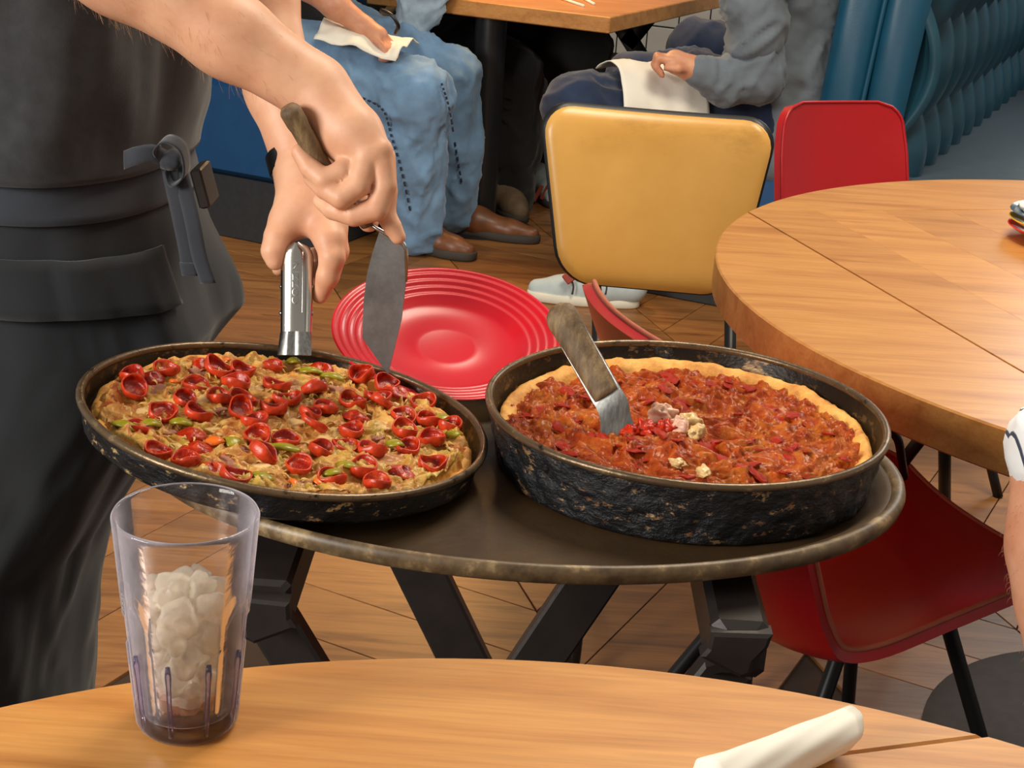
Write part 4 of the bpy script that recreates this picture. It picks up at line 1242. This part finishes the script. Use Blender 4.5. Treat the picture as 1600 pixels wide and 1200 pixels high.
na, nb = atz(1308, 1152, .762), atz(1150, 1216, .762)
nd = (nb - na) / np.linalg.norm(nb - na); ns = np.cross(nd, zz)
rows = []
for k in range(26):
    s = -.008 + .12 * k / 25; rr = .0138 + .0025 * s / .1; ring = []
    for i in range(40):
        a = 2 * math.pi * i / 40
        q = rr * (1 + .05 * math.sin(3 * a + s * 40) + .03 * math.sin(7 * a - s * 90)) * (1 if a < 5.6 else 1.08)
        e_ = (.010 * math.cos(a - 1.2) if k == 0 else (.006 * math.cos(a - 1.2) if k == 1 else 0))
        ring.append(na + nd * (s - e_) + (ns * math.cos(a) + zz * math.sin(a) * .92) * q + zz * (.0115 - .0115))
    rows.append(A(ring))
npk = obj('napkin_roll', loft(rows), M['napkin'])
npk.location.z = .7502
tag(npk, 'rolled white paper napkin at the front edge of the near table', 'napkin')

PS = atz(1580, 378, .75) + A([.098, .02, 0])
for k, (mk, col, dzv) in enumerate((('p_orange', 'orange-red', 0), ('p_yellow', 'yellow', .0115), ('p_slate', 'slate blue', .023))):
    pr3 = [(0, .003), (.05, .003), (.066, .008), (.092, .021), (.097, .0225), (.098, .021), (.092, .017), (.062, .002), (.05, 0), (0, 0)]
    V, F = lathe(pr3, 72, PS + A([0, .0, dzv]))
    o = obj('side_plate', (V, [f[::-1] for f in F]), M[mk], sharp=50)
    tag(o, 'glossy %s plate %s in the stack on the round table' % (col, ('lowest', 'in the middle', 'topmost')[k]), 'plate', 'plates stacked on the round table')
rows = []
for j in range(10):
    a = j / 9
    rows.append(np.stack([A([PS[0] - .075 + .13 * i / 13, PS[1] - .05 + .1 * a, PS[2] + .045 + .008 * math.sin(i * 1.1 + j * .7) * .4 + .008 * vnoise(A([[i * .6, j * .5, 0]]), 3)[0]]) for i in range(14)]))
V, F, _ = slab(A(rows), .006)
o = obj('napkin_pile', (V, F), M['napkin']); tag(o, 'folded white napkin lying on the stack of coloured plates', 'napkin')

# ------------------------------------------------------------------ the waiter
WB = A([-.47, 1.66, 0.])
wt = thing('person', 'waiter in charcoal t-shirt and black apron cutting the pepperoni pizza', 'person', (-.52, 1.66, 0))
def body_ring(cx, cy, z, a, b, n=96, fold=0, seed=0, yaw=-.12):
    th_ = np.linspace(0, 2 * np.pi, n, endpoint=False)
    c_, s_ = np.cos(th_), np.sin(th_)
    x = a * np.sign(c_) * np.abs(c_) ** .85; y = b * np.sign(s_) * np.abs(s_) ** .85
    X_ = cx + x * math.cos(yaw) - y * math.sin(yaw); Y_ = cy + x * math.sin(yaw) + y * math.cos(yaw)
    P_ = np.stack([X_, Y_, np.full(n, z)], -1)
    if fold:
        nn_ = np.stack([np.cos(th_ + yaw), np.sin(th_ + yaw), 0 * th_], -1)
        w = fbm(np.stack([c_ * 2.4, s_ * 2.4, np.full(n, z * 5)], -1) * A([1, 1, 1]), 3, seed)
        dg_ = np.sin((z * 16 + c_ * 3.0 + s_ * 4.0) * 1.6 + 2 * vnoise(np.stack([c_, s_, np.full(n, z * 3)], -1), seed + 5))
        P_ = P_ + nn_ * (fold * (w + .35 * dg_))[:, None]
    return P_
def interp(tab, z): return [np.interp(z, [q[0] for q in tab], [q[i] for q in tab]) - (.036 if i == 1 else 0) for i in range(1, len(tab[0]))]
# columns: z, centre x, centre y, half depth, half width
AP = [(.06, -.60, 1.66, .12, .165), (.30, -.605, 1.66, .125, .17), (.47, -.58, 1.66, .135, .175), (.60, -.53, 1.66, .155, .185), (.75, -.462, 1.66, .165, .195), (.85, -.472, 1.66, .142, .195), (.935, -.478, 1.66, .125, .185), (.965, -.48, 1.66, .118, .178)]
rings = []
for z in np.linspace(.06, .965, 120):
    cx, cy, a, b = interp(AP, z); f = .011 * np.clip((.92 - z) / .12, 0, 1)
    rings.append(body_ring(cx, cy, z, a, b, 120, f, 5))
ap = obj('apron', loft(rings), M['apron'], wt)
# waistband and pocket bands
def band(z0, z1, tab, off, tilt_=0, name='waistband', mat=None, a0=-2.6, a1=.75, parent=None, fold=0):
    n = 70; rows = []
    for z in np.linspace(z0, z1, 6):
        cx, cy, a, b = interp(tab, z); R_ = body_ring(cx, cy, z, a + off, b + off, 240, fold, 5)
        th_ = np.linspace(0, 2 * np.pi, 240, endpoint=False)
        idx = [int((q % (2 * math.pi)) / (2 * math.pi) * 240) % 240 for q in np.linspace(a0, a1, n)]
        rr = R_[idx].copy(); rr[:, 2] += tilt_ * np.linspace(0, 1, n); rows.append(rr)
    V, F, _ = slab(A(rows), .003)
    return obj(name, (V, F), mat or M['apron'], parent or wt)
band(.895, .937, AP, .005, .0, 'waistband', M['tie'], -2.6, .9)
band(.80, .862, AP, .0115, .0, 'pocket_hem', M['apron'], -2.5, -.35, None, .008)
# t-shirt: torso and sleeves
TS = [(.935, -.476, 1.66, .136, .199), (.96, -.474, 1.66, .136, .200), (1.02, -.462, 1.66, .133, .198), (1.10, -.458, 1.66, .136, .20), (1.25, -.45, 1.66, .135, .21), (1.38, -.44, 1.66, .125, .215), (1.46, -.43, 1.66, .09, .17), (1.50, -.42, 1.66, .06, .08)]
rings = []
for z in np.linspace(.935, 1.50, 90):
    cx, cy, a, b = interp(TS, z)
    rings.append(body_ring(cx, cy, z, a, b, 120, .0075 * np.clip((z - .935) / .05, .15, 1), 9))
sh_R, el_R = A([-.47, 1.475, 1.40]), A([-.455, 1.40, 1.205])
sh_L, el_L = A([-.41, 1.83, 1.40]), A([-.335, 1.70, 1.20])
sv = []
for s_, e_ in ((sh_R, el_R), (sh_L, el_L)):
    d = e_ - s_
    sv.append(tube([s_ - d * .1, s_, s_ + d * .3, s_ + d * .62], [.06, .075, .072, .07], 32))
obj('tshirt', join(loft(rings), *sv), M['tshirt'], wt)
# trousers and shoes below the apron
B = Body(); 
for y in (1.57, 1.75):
    B.limb([(-.6, y, .45), (-.62, y, .10)], [.075, .06], .02)
obj('trousers', B.mesh(.01), M['black_cloth'], wt)
for y in (1.56, 1.76):
    B = Body(); B.limb([(-.66, y, .04), (-.58, y, .045), (-.47, y - .01, .032)], [.038, .042, .03], .02)
    V, F = B.mesh(.006); V[:, 2] = np.maximum(V[:, 2], 0); obj('shoe', (V, F), M['black_cloth'], wt)

# body: both arms with their hands, one surface
B = Body()
# right (near) arm
wr = at(492, 140, 1.395)
B.limb([(-.45, 1.66, 1.30), sh_R], [.07, .055], .03)
B.limb([(-.45, 1.66, 1.30), sh_L], [.07, .055], .03)
B.limb([sh_R, el_R], [.052, .045], .02)
f1 = el_R * .68 + wr * .32; f2_ = el_R * .3 + wr * .7
B.limb([el_R, f1 + A([0, 0, .002]), f2_, wr], [.0445, .0435, .0355, .0305], .02)
# hand: back of the hand faces the camera, knuckles at right
kn = {'p': at(553, 250, 1.358), 'r': at(574, 243, 1.350), 'm': at(592, 236, 1.352), 'i': at(597, 246, 1.368)}
hand0 = at(515, 165, 1.385)
for kq, rr in (('p', .0150), ('r', .0155), ('m', .0150), ('i', .0140)):
    B.limb([wr * .5 + hand0 * .5, hand0 * .45 + kn[kq] * .55, kn[kq]], [.0240, .0205, rr - .0022], .008)
B.limb([wr, at(535, 205, 1.378)], [.028, .024], .012)
def finger(pts, rad, k=.0012): B.limb(pts, rad, k)
finger([kn['p'], at(532, 270, 1.343), at(507, 281, 1.339), at(485, 263, 1.345), at(468, 238, 1.352)], [.0120, .0104, .0101, .0093, .0076])
finger([kn['r'], at(560, 290, 1.336), at(533, 309, 1.332), at(508, 295, 1.340), at(487, 277, 1.350)], [.0124, .0107, .0104, .0096, .0082])
finger([kn['m'], at(601, 290, 1.345), at(588, 327, 1.338), at(553, 336, 1.338), at(520, 327, 1.346), at(502, 314, 1.354)], [.0122, .0108, .0107, .0103, .0095, .0078])
finger([kn['i'], at(603, 300, 1.365), at(602, 334, 1.360), at(613, 354, 1.358), at(622, 370, 1.357)], [.0122, .0105, .0096, .0086, .0072])
finger([at(520, 215, 1.392), at(540, 270, 1.402), at(560, 320, 1.396), at(576, 347, 1.388)], [.018, .0135, .0115, .0095], .006)
# left (far) arm
wl_ = at(475, 268, 1.535)
g1f = el_L * .65 + wl_ * .35; g2f = el_L * .3 + wl_ * .7
B.limb([sh_L, el_L], [.052, .045], .02)
B.limb([el_L, g1f, g2f, wl_], [.044, .042, .034, .0285], .02)
hb = at(480, 335, 1.505)
for k_, rr, p_ in (('i', .017, at(515, 376, 1.472)), ('m', .018, at(519, 352, 1.492)), ('r', .017, at(512, 338, 1.515))):
    B.limb([wl_, at(485, 315, 1.515), p_], [.025, .023, rr - .002], .01)
B.limb([wl_, at(462, 335, 1.500), at(447, 352, 1.490)], [.024, .021, .017], .012)     # thumb pad
finger([at(447, 345, 1.492), at(434, 370, 1.478), at(428, 392, 1.470), at(430, 408, 1.466)], [.0165, .0128, .0118, .0092], .006)
finger([at(515, 374, 1.474), at(519, 402, 1.462), at(512, 432, 1.460), at(500, 462, 1.464)], [.0150, .0124, .0108, .0082], .005)
finger([at(519, 356, 1.490), at(526, 392, 1.482), at(516, 420, 1.490), at(494, 428, 1.505), at(470, 420, 1.508)], [.0150, .0122, .0112, .0105, .009], .003)
finger([at(513, 342, 1.512), at(520, 372, 1.508), at(508, 398, 1.518), at(485, 404, 1.525), at(465, 398, 1.522)], [.0150, .0122, .011, .010, .0085], .003)
finger([at(445, 415, 1.506), at(436, 420, 1.498)], [.0085, .0075], .002)
V, F = B.mesh(.0023, None)
V, F = relax((V, F), 1)
obj('body', (V, F), M['skin'], wt)
hairs = []
fa_, fb_ = el_R, wr
tq = np.clip(((V - fa_) @ (fb_ - fa_)) / ((fb_ - fa_) @ (fb_ - fa_)), -.2, 1.2)
dq = np.linalg.norm(V - (fa_ + tq[:, None] * (fb_ - fa_)), axis=1)
cand = np.where((tq > .1) & (tq < .93) & (dq < .048))[0]
for k_ in NPR.choice(cand, 420):
    v0 = V[k_]; ax = fa_ + tq[k_] * (fb_ - fa_); nn_ = v0 - ax; nn_ /= np.linalg.norm(nn_) + 1e-9
    dn = (fb_ - fa_) / np.linalg.norm(fb_ - fa_) * .6 + A([0, 0, -.7]) + NPR.normal(0, .25, 3); L_ = NPR.uniform(.006, .012)
    hairs.append(tube([v0, v0 + nn_ * .0012 + dn * L_ * .5, v0 + nn_ * .0016 + dn * L_], [.00009, .00008, .00004], 3, False))
obj('arm_hair', join(*hairs), M['hair'], wt)['kind'] = 'stuff'
# watch on the left wrist
wp = at(468, 250, 1.548); wd = (wl_ - g2f) / np.linalg.norm(wl_ - g2f)
u_ = np.cross(wd, A([0, 1., 0])); u_ /= np.linalg.norm(u_); v_ = np.cross(wd, u_)
rw = []
for s_ in (-.011, -.009, .009, .011):
    rw.append(A([wp + wd * s_ + (u_ * math.cos(a) + v_ * math.sin(a)) * (.0335 if abs(s_) < .01 else .0315) for a in np.linspace(0, 2 * math.pi, 40, endpoint=False)]))
wa = obj('watch_strap', loft(rw, False), M['watch'], wt, sharp=40)
wc = at(455, 257, 1.545)
obj('watch_case', bar(wc - wd * .016, wc + wd * .016, .010, .026, u_, .003), M['watch'], wt, smooth=False)

# apron bow and hanging ties
def ribbon(pts, w, th, side, n=30):
    P_ = smooth_path(pts, n); G = np.zeros((len(P_), 5, 3)); side = A(side, float); side /= np.linalg.norm(side)
    for j, q in enumerate(P_):
        for i in range(5):
            G[j, i] = q + side * w * (i / 4 - .5) + A([0, -.0012 * (1 - (i / 2 - 1) ** 2), 0])
    return slab(G, th)[:2]
TY = 1.485
obj('apron_tie', ribbon([at(262, 248, TY), at(270, 285, TY - .006), at(282, 340, TY - .01), at(292, 390, TY - .012), at(297, 428, TY - .012)], .016, .0015, (1, 0, .05)), M['tie'], wt)
obj('apron_tie', ribbon([at(278, 255, TY), at(290, 300, TY - .008), at(302, 350, TY - .014), at(312, 400, TY - .016), at(326, 442, TY - .016)], .015, .0015, (1, 0, .1)), M['tie'], wt)
obj('apron_tie', ribbon([at(195, 250, 1.47), at(215, 243, 1.462), at(240, 240, 1.464), at(262, 250, 1.474)], .018, .0015, (0, 0, 1)), M['tie'], wt)
lp = [at(258, 250, TY - .008), at(246, 232, TY - .02), at(262, 218, TY - .026), at(285, 232, TY - .022), at(290, 268, TY - .016), at(272, 285, TY - .01), at(262, 262, TY - .006)]
obj('bow_loop', ribbon(lp, .017, .0015, (.2, 1, .3), 40), M['tie'], wt)
lump_ = lump(5, .8, .2, 12); obj('bow_knot', xform((lump_[0] * A([.012, .010, .014]), lump_[1]), T(*at(266, 250, TY - .012))), M['tie'], wt)
obj('tie_tip', ribbon([at(294, 410, TY - .0135), at(298, 430, TY - .0135)], .0165, .0018, (1, 0, .05), 6), M['napkin'] if False else M['tie'], wt)
# order pad in the far pocket
obj('order_pad', bar(at(312, 258, 1.60), at(328, 318, 1.60), .012, .05, (1, 0, 0), .002), M['stand'], wt, smooth=False)

# ------------------------------------------------------------------ seated people
def vnormals(V, F):
    F4 = A(F); a, b, c, d = (V[F4[:, i]] for i in range(4)); n = np.cross(c - a, d - b)
    N = np.zeros_like(V)
    for i in range(4): np.add.at(N, F4[:, i], n)
    return N / (np.linalg.norm(N, axis=1)[:, None] + 1e-12)
def wrinkle(amp, sc, seed):
    """soft cloth folds: ridges running across the limb"""
    def f(V, F):
        N = vnormals(V, F); q = V * A(sc)
        q = q + 1.2 * np.stack([vnoise(q * .7, seed + 1), vnoise(q * .7 + 9, seed + 2), vnoise(q * .7 + 5, seed + 3)], -1)
        r1 = 1 - np.abs(vnoise(q, seed)); r2 = 1 - np.abs(vnoise(q * 2.3 + 7, seed + 5))
        return V + N * (amp * (1.6 * r1 ** 3 + .6 * r2 ** 3 - .9 + .5 * vnoise(q * .5, seed + 8)))[:, None]
    return f
def shoe(parent, heel, toe, w, hgt, mat, sole_mat, extra=None):
    heel, toe = A(heel, float), A(toe, float); heel[2] = toe[2] = 0
    d = toe - heel; L = np.linalg.norm(d); d /= L; s_ = np.cross(zz, d)
    B_ = Body(); B_.limb([heel + zz * hgt * .55 + d * .03, heel + d * L * .35 + zz * hgt * .5, heel + d * L * .7 + zz * hgt * .32, toe - d * .03 + zz * hgt * .28], [hgt * .45, hgt * .46, hgt * .33, hgt * .26], .03)
    V, F = B_.mesh(.007); V[:, 2] = np.maximum(V[:, 2], .012)
    up_ = obj('shoe', (V, F), mat, parent)
    ol = []
    for a in np.linspace(0, 2 * math.pi, 40, endpoint=False):
        c_, q = math.cos(a), math.sin(a)
        ol.append((heel + d * (L / 2 + (L / 2) * np.sign(c_) * abs(c_) ** .7) + s_ * (w / 2) * np.sign(q) * abs(q) ** .75 * (1 - .12 * (c_ < 0)))[:2])
    sl_ = obj('sole', prism(ol, 0.001, .028, .004), sole_mat, up_)
    return up_
def arm_hand(B_, el, wr_, tipd, r=(.043, .03), curlv=(0, 0, -1)):
    el, wr_ = A(el), A(wr_); B_.limb([el, el * .5 + wr_ * .5, wr_], [r[0], r[0] * .92, r[1]], .02)
    d = A(tipd, float); L = np.linalg.norm(d); d /= L; c_ = A(curlv, float); s_ = np.cross(d, c_); s_ /= np.linalg.norm(s_)
    B_.limb([wr_, wr_ + d * .05], [r[1] * .95, .032], .015)
    for k in range(4):
        o_ = wr_ + d * .065 + s_ * (.027 - .018 * k)
        B_.limb([wr_ + d * .03 + s_ * (.02 - .013 * k), o_, o_ + d * .035 + c_ * .008, o_ + d * .04 + c_ * .032, o_ + d * .02 + c_ * .045], [.014, .0115, .0105, .0098, .0085], .004)
    B_.limb([wr_ + d * .015 + s_ * .02, wr_ + d * .045 + s_ * .042 + c_ * .01, wr_ + d * .075 + s_ * .04 + c_ * .02], [.016, .0125, .0095], .006)

# 1 light jeans
p1 = thing('person', 'person in baggy light blue jeans and brown shoes seated at the booth bench', 'person', at(560, 300, 4.8) * A([1, 1, 0]))
B = Body()
hipN = at(455, 105, 4.78); hipF = at(500, 55, 4.98)
B.limb([hipN, at(560, 112, 4.72), at(652, 148, 4.66)], [.125, .118, .105], .03)
B.limb([at(652, 148, 4.66), at(640, 250, 4.70), at(651, 362, 4.73)], [.103, .108, .082], .03)
B.limb([hipF, at(620, 85, 4.96), at(704, 118, 4.94)], [.12, .11, .092], .02)
B.limb([at(704, 118, 4.94), at(712, 230, 4.97), at(712, 332, 4.99)], [.088, .088, .072], .02)
B.limb([hipN, hipF], [.14, .14], .05)
V, F = B.mesh(.010, wrinkle(.010, (14, 14, 9), 3))
jn = obj('jeans', relax((V, F), 1), M['jeans_light'], p1)
def stitches(px_list, Y, parent, n):
    P_ = smooth_path([at(x, y, 3.5) for x, y in px_list], n * 2); dep = bpy.context.evaluated_depsgraph_get(); out = []
    jv = A([list(v.co) for v in parent.data.vertices]) + A(list(world_loc(parent)))
    for k in range(0, len(P_) - 1, 2):
        seg = []
        for q in (P_[k], P_[k + 1]):
            d = (q - ORG) / np.linalg.norm(q - ORG); rel = jv - ORG; tt = rel @ d
            off = np.linalg.norm(rel - tt[:, None] * d, axis=1); near_ = off < .016
            if not near_.any(): continue
            seg.append(ORG + d * (tt[near_].min() - .001))
        if len(seg) == 2 and np.linalg.norm(seg[0] - seg[1]) < .05: out.append(tube(seg, .0035, 6))
    if out: obj('seam_stitching', join(*out), M['jeans_dark'], parent)['kind'] = 'stuff'
stitches([(515, 128), (560, 150), (598, 172), (612, 215), (628, 270), (642, 335)], 4.6, jn, 26)
stitches([(690, 130), (702, 170), (712, 230), (722, 290)], 4.8, jn, 16)
shoe(p1, at(628, 392, 4.78), at(742, 425, 4.68), .10, .10, M['leather'], M['sole'])
shoe(p1, at(690, 372, 5.02), at(842, 402, 4.95), .10, .10, M['leather'], M['sole'])
B = Body()
B.limb([at(470, 70, 4.88), at(480, -60, 4.9), at(490, -200, 4.9)], [.14, .14, .12], .05)
obj('top', B.mesh(.012, wrinkle(.008, (12, 12, 12), 5)), M['black_cloth'], p1)
B = Body()
arm_hand(B, at(478, -25, 4.66), at(570, 42, 4.64), at(610, 72, 4.6) - at(570, 42, 4.64))
B.limb([at(478, -25, 4.66), at(470, -150, 4.75)], [.045, .05], .02)
obj('body', B.mesh(.0055), M['skin2'], p1)
B = Body(); B.limb([at(690, -60, 5.0), at(655, 10, 4.98), at(628, 62, 4.94)], [.075, .065, .05], .03)
B.limb([at(690, -60, 5.0), at(560, -160, 4.98)], [.08, .12], .03)
obj('jacket_sleeve', B.mesh(.010, wrinkle(.010, (16, 16, 16), 8)), M['denim_jacket'], p1)
def drape(c, u, v, nu_, nv_, fn, th, mat, label, cat, name='napkin'):
    G = np.zeros((nv_, nu_, 3))
    for j in range(nv_):
        for i in range(nu_):
            G[j, i] = fn(i / (nu_ - 1), j / (nv_ - 1))
    V, F, _ = slab(G, th); o = obj(name, (V, F), mat); tag(o, label, cat); return o
def quadpatch(a, b, c, d, wr=.004, seed=1, lift=lambda s, t_: 0):
    def fn(s, t_):
        p = A(a) * (1 - s) * (1 - t_) + A(b) * s * (1 - t_) + A(c) * s * t_ + A(d) * (1 - s) * t_
        n = fbm(A([[s * 4, t_ * 4, seed]]), 3, seed)[0]
        return p + A([0, -.3, 1]) * (wr * n + lift(s, t_))
    return fn
drape(0, 0, 0, 24, 12, quadpatch(at(490, 62, 4.56), at(618, 98, 4.54), at(655, 72, 4.72), at(520, 35, 4.80), .012, 2, lambda s, t_: .012 + .02 * math.sin(math.pi * t_)), .003, M['napkin'], 'crumpled white napkin on the lap of the person in light jeans', 'napkin')
tag(obj('bag_strap', tube(smooth_path([at(595, 15, 4.6), at(612, 24, 4.58), at(622, 40, 4.58), at(618, 52, 4.6)], 16), .006, 8), M['watch']), 'thin black strap held by the person in light jeans', 'strap')

# 2 black trousers, further in
p2 = thing('person', 'person in black trousers seated deeper in the booth behind the pole', 'person', at(780, 250, 5.35) * A([1, 1, 0]))
B = Body()
B.limb([at(640, 70, 5.4), at(730, 80, 5.35), at(800, 118, 5.3)], [.12, .115, .10], .03)
B.limb([at(800, 118, 5.3), at(806, 230, 5.35), at(800, 315, 5.40)], [.10, .085, .07], .03)
B.limb([at(690, 40, 5.7), at(800, 50, 5.65), at(905, 80, 5.6)], [.12, .12, .115], .03)
B.limb([at(905, 80, 5.6), at(898, 180, 5.64), at(870, 285, 5.70)], [.115, .095, .075], .03)
B.limb([at(640, 70, 5.4), at(640, 30, 5.75)], [.14, .14], .05)
obj('trousers', B.mesh(.012, wrinkle(.008, (12, 12, 9), 13)), M['black_cloth'], p2)
B = Body(); B.limb([at(640, 40, 5.55), at(640, -120, 5.55), at(640, -220, 5.55)], [.15, .15, .12], .05)
obj('top', B.mesh(.014, wrinkle(.008, (12, 12, 12), 15)), M['black_cloth'], p2)
shoe(p2, at(775, 300, 5.45) , at(815, 352, 5.2), .10, .13, M['beige_suede'], M['sole'])
s_ = shoe(p2, at(850, 270, 5.75), at(868, 320, 5.45), .10, .13, M['white_shoe'], M['sole'])
for k in range(3):
    c_ = at(840 + 12 * k, 302 - 3 * k, 5.49)
    obj('stripe', bar(c_ + A([-.012, 0, -.03]), c_ + A([.014, 0, .03]), .014, .006, (1, 0, 0), .001), M['rust'], s_, smooth=False)

# 3 grey shirt
p3 = thing('person', 'person in grey t-shirt and dark jeans leaning back in the teal booth', 'person', at(1150, 250, 4.4) * A([1, 1, 0]))
B = Body()
B.limb([at(1212, 205, 4.42), at(1222, 120, 4.44), at(1235, 10, 4.46), at(1262, -120, 4.48)], [.165, .16, .145, .13], .05)
B.limb([at(1262, -120, 4.48), at(1200, -60, 4.24)], [.11, .085], .04)
B.limb([at(1200, -60, 4.24), at(1178, 5, 4.19), at(1180, 62, 4.18)], [.085, .085, .08], .03)
V, F = B.mesh(.010, wrinkle(.011, (9, 9, 16), 23)); obj('tshirt', relax((V, F), 1), M['grey_tee'], p3)
B = Body()
B.limb([at(1180, 30, 4.19), at(1182, 118, 4.19)], [.07, .075], .03)
B.limb([at(1182, 118, 4.19), at(1135, 128, 4.15), at(1092, 112, 4.12)], [.068, .06, .045], .03)
obj('grey_arm', B.mesh(.008, wrinkle(.006, (16, 16, 20), 25)), M['grey_tee'], p3)  # upper arm and forearm in the same grey as the t-shirt
B = Body()
arm_hand(B, at(1135, 125, 4.15), at(1082, 108, 4.12), at(1045, 92, 4.12) - at(1082, 108, 4.12), (.04, .034))
obj('body', B.mesh(.0055), M['skin2'], p3)
B = Body()
B.limb([at(1190, 195, 4.40), at(1040, 178, 4.26), at(905, 168, 4.18)], [.125, .112, .095], .03)
B.limb([at(905, 168, 4.18), at(920, 300, 4.28), at(940, 425, 4.36)], [.09, .085, .07], .03)
B.limb([at(1190, 150, 4.72), at(1080, 128, 4.70), at(990, 125, 4.68)], [.11, .095, .075], .03)
B.limb([at(990, 125, 4.68), at(990, 280, 4.8)], [.075, .07], .03)
B.limb([at(1195, 190, 4.40), at(1195, 150, 4.70)], [.13, .13], .04)
V, F = B.mesh(.010, wrinkle(.009, (12, 12, 10), 27)); obj('jeans', relax((V, F), 1), M['jeans_dark'], p3)
s_ = shoe(p3, at(1000, 468, 4.30), at(824, 452, 4.32), .105, .11, M['white_shoe'], M['white_sole'])
obj('tongue_tab', bar(at(884, 427, 4.26), at(894, 440, 4.25), .03, .012, (1, 0, 0), .002), M['rust'], s_, smooth=False)
for px in (893, 925, 945):
    obj('lace', tube(smooth_path([at(px, 438, 4.262), at(px + 3, 448, 4.252), at(px + 1, 460, 4.25)], 6), .003, 6), M['sole'], s_)
# napkin over the near thigh
kn_, hp_ = at(905, 168, 4.18), at(1190, 195, 4.40)
ta, tb_ = .12, .55
def drape_thigh(s, t_):
    q = ta + (tb_ - ta) * s; c_ = kn_ * (1 - q) + hp_ * q; rr = .126 + .055 * q
    d = (hp_ - kn_) / np.linalg.norm(hp_ - kn_); sd = np.cross(d, zz); sd /= np.linalg.norm(sd)
    if sd[1] > 0: sd = -sd
    a = -1.5 + 2.2 * t_
    upv = np.cross(sd, d); upv = upv if upv[2] > 0 else -upv
    bl_ = .006 * fbm(A([[s * 4, t_ * 4, 2]]), 3, 4)[0]
    return c_ + (upv * math.cos(a) - sd * math.sin(a)) * (rr + bl_)
drape(0, 0, 0, 26, 22, drape_thigh, .003, M['napkin'], 'white napkin spread over the dark jeans of the grey-shirted person', 'napkin')

# 4 blue-jeaned knee further in
p4 = thing('person', 'person in blue jeans mostly hidden behind the grey-shirted diner', 'person', at(1150, 200, 5.3) * A([1, 1, 0]))
B = Body()
B.limb([at(1260, 110, 5.25), at(1160, 88, 5.22), at(1088, 78, 5.2)], [.12, .11, .098], .03)
B.limb([at(1088, 78, 5.2), at(1062, 170, 5.25), at(1040, 300, 5.3)], [.095, .085, .07], .03)
B.limb([at(1260, 110, 5.25), at(1270, 80, 5.5)], [.14, .14], .03)
obj('jeans', B.mesh(.012, wrinkle(.008, (12, 12, 9), 33)), M['jeans_dark'], p4)
B = Body(); B.limb([at(1270, 90, 5.35), at(1290, -120, 5.4)], [.15, .13], .03)
obj('top', B.mesh(.014, wrinkle(.008, (12, 12, 12), 35)), M['jeans_dark'], p4)

# 5 diner at the right edge
p5 = thing('person', 'diner in a striped white shirt at the right edge with bare forearm hanging', 'person', (.78, 1.02, 0))
B = Body()
ea, ha = at(1660, 742, 1.24), at(1676, 1010, 1.16)
B.limb([ea, ea * .6 + ha * .4, ha], [.044, .046, .034], .02)
arm_hand(B, ea * .5 + ha * .5, ha, A([.0, -.02, -.06]), (.042, .032), (.6, -.7, 0))
V, F = B.mesh(.005); V, F = relax((V, F), 1); bd = obj('body', (V, F), M['skin2'], p5)
hairs = []
for i in range(620):
    k_ = NPR.randint(len(V)); v0 = V[k_]
    if v0[2] < .5: continue
    ax = ea + (ha - ea) * np.clip(((v0 - ea) @ (ha - ea)) / ((ha - ea) @ (ha - ea)), 0, 1)
    nn_ = v0 - ax; nn_ /= np.linalg.norm(nn_); dn = (ha - ea) / np.linalg.norm(ha - ea)
    L_ = NPR.uniform(.004, .008); w = NPR.normal(0, .3, 3)
    hairs.append(tube([v0 - nn_ * .001, v0 + nn_ * L_ * .5 + dn * L_ * .4 + w * .002, v0 + nn_ * L_ * .7 + dn * L_ * 1.0 + w * .004], [.00013, .0001, .00006], 3, False))
hr = obj('arm_hair', join(*hairs), M['hair'], bd); hr['kind'] = 'stuff'
B = Body(); sh5 = A([.80, 1.16, .98])
B.limb([ea + A([-.004, 0, .022]), ea * .5 + sh5 * .5, sh5], [.050, .062, .075], .01)
B.limb([sh5, (.82, 1.0, 1.0)], [.08, .12], .03)
B.limb([(.82, 1.0, 1.05), (.84, .98, .55)], [.15, .16], .03)
obj('shirt', B.mesh(.009, wrinkle(.004, (14, 14, 14), 43)), M['striped'], p5)
B = Body(); 
for y in (.92, 1.10):
    B.limb([(.84, y, .50), (.60, y + .05, .50), (.58, y + .05, .08)], [.09, .075, .055], .03)
obj('trousers', B.mesh(.012), M['jeans_dark'], p5)
for y in (.97, 1.15):
    shoe(p5, (.63, y, 0), (.40, y, 0), .1, .1, M['leather'], M['sole'])
shell_chair('red vinyl shell chair under the diner at the right edge', (.84, 1.0), math.radians(168), [(x, z - .06) for x, z in PROF], HALF, .06, .035, .016, M['red_vinyl'], M['red_edge'], None, .34)
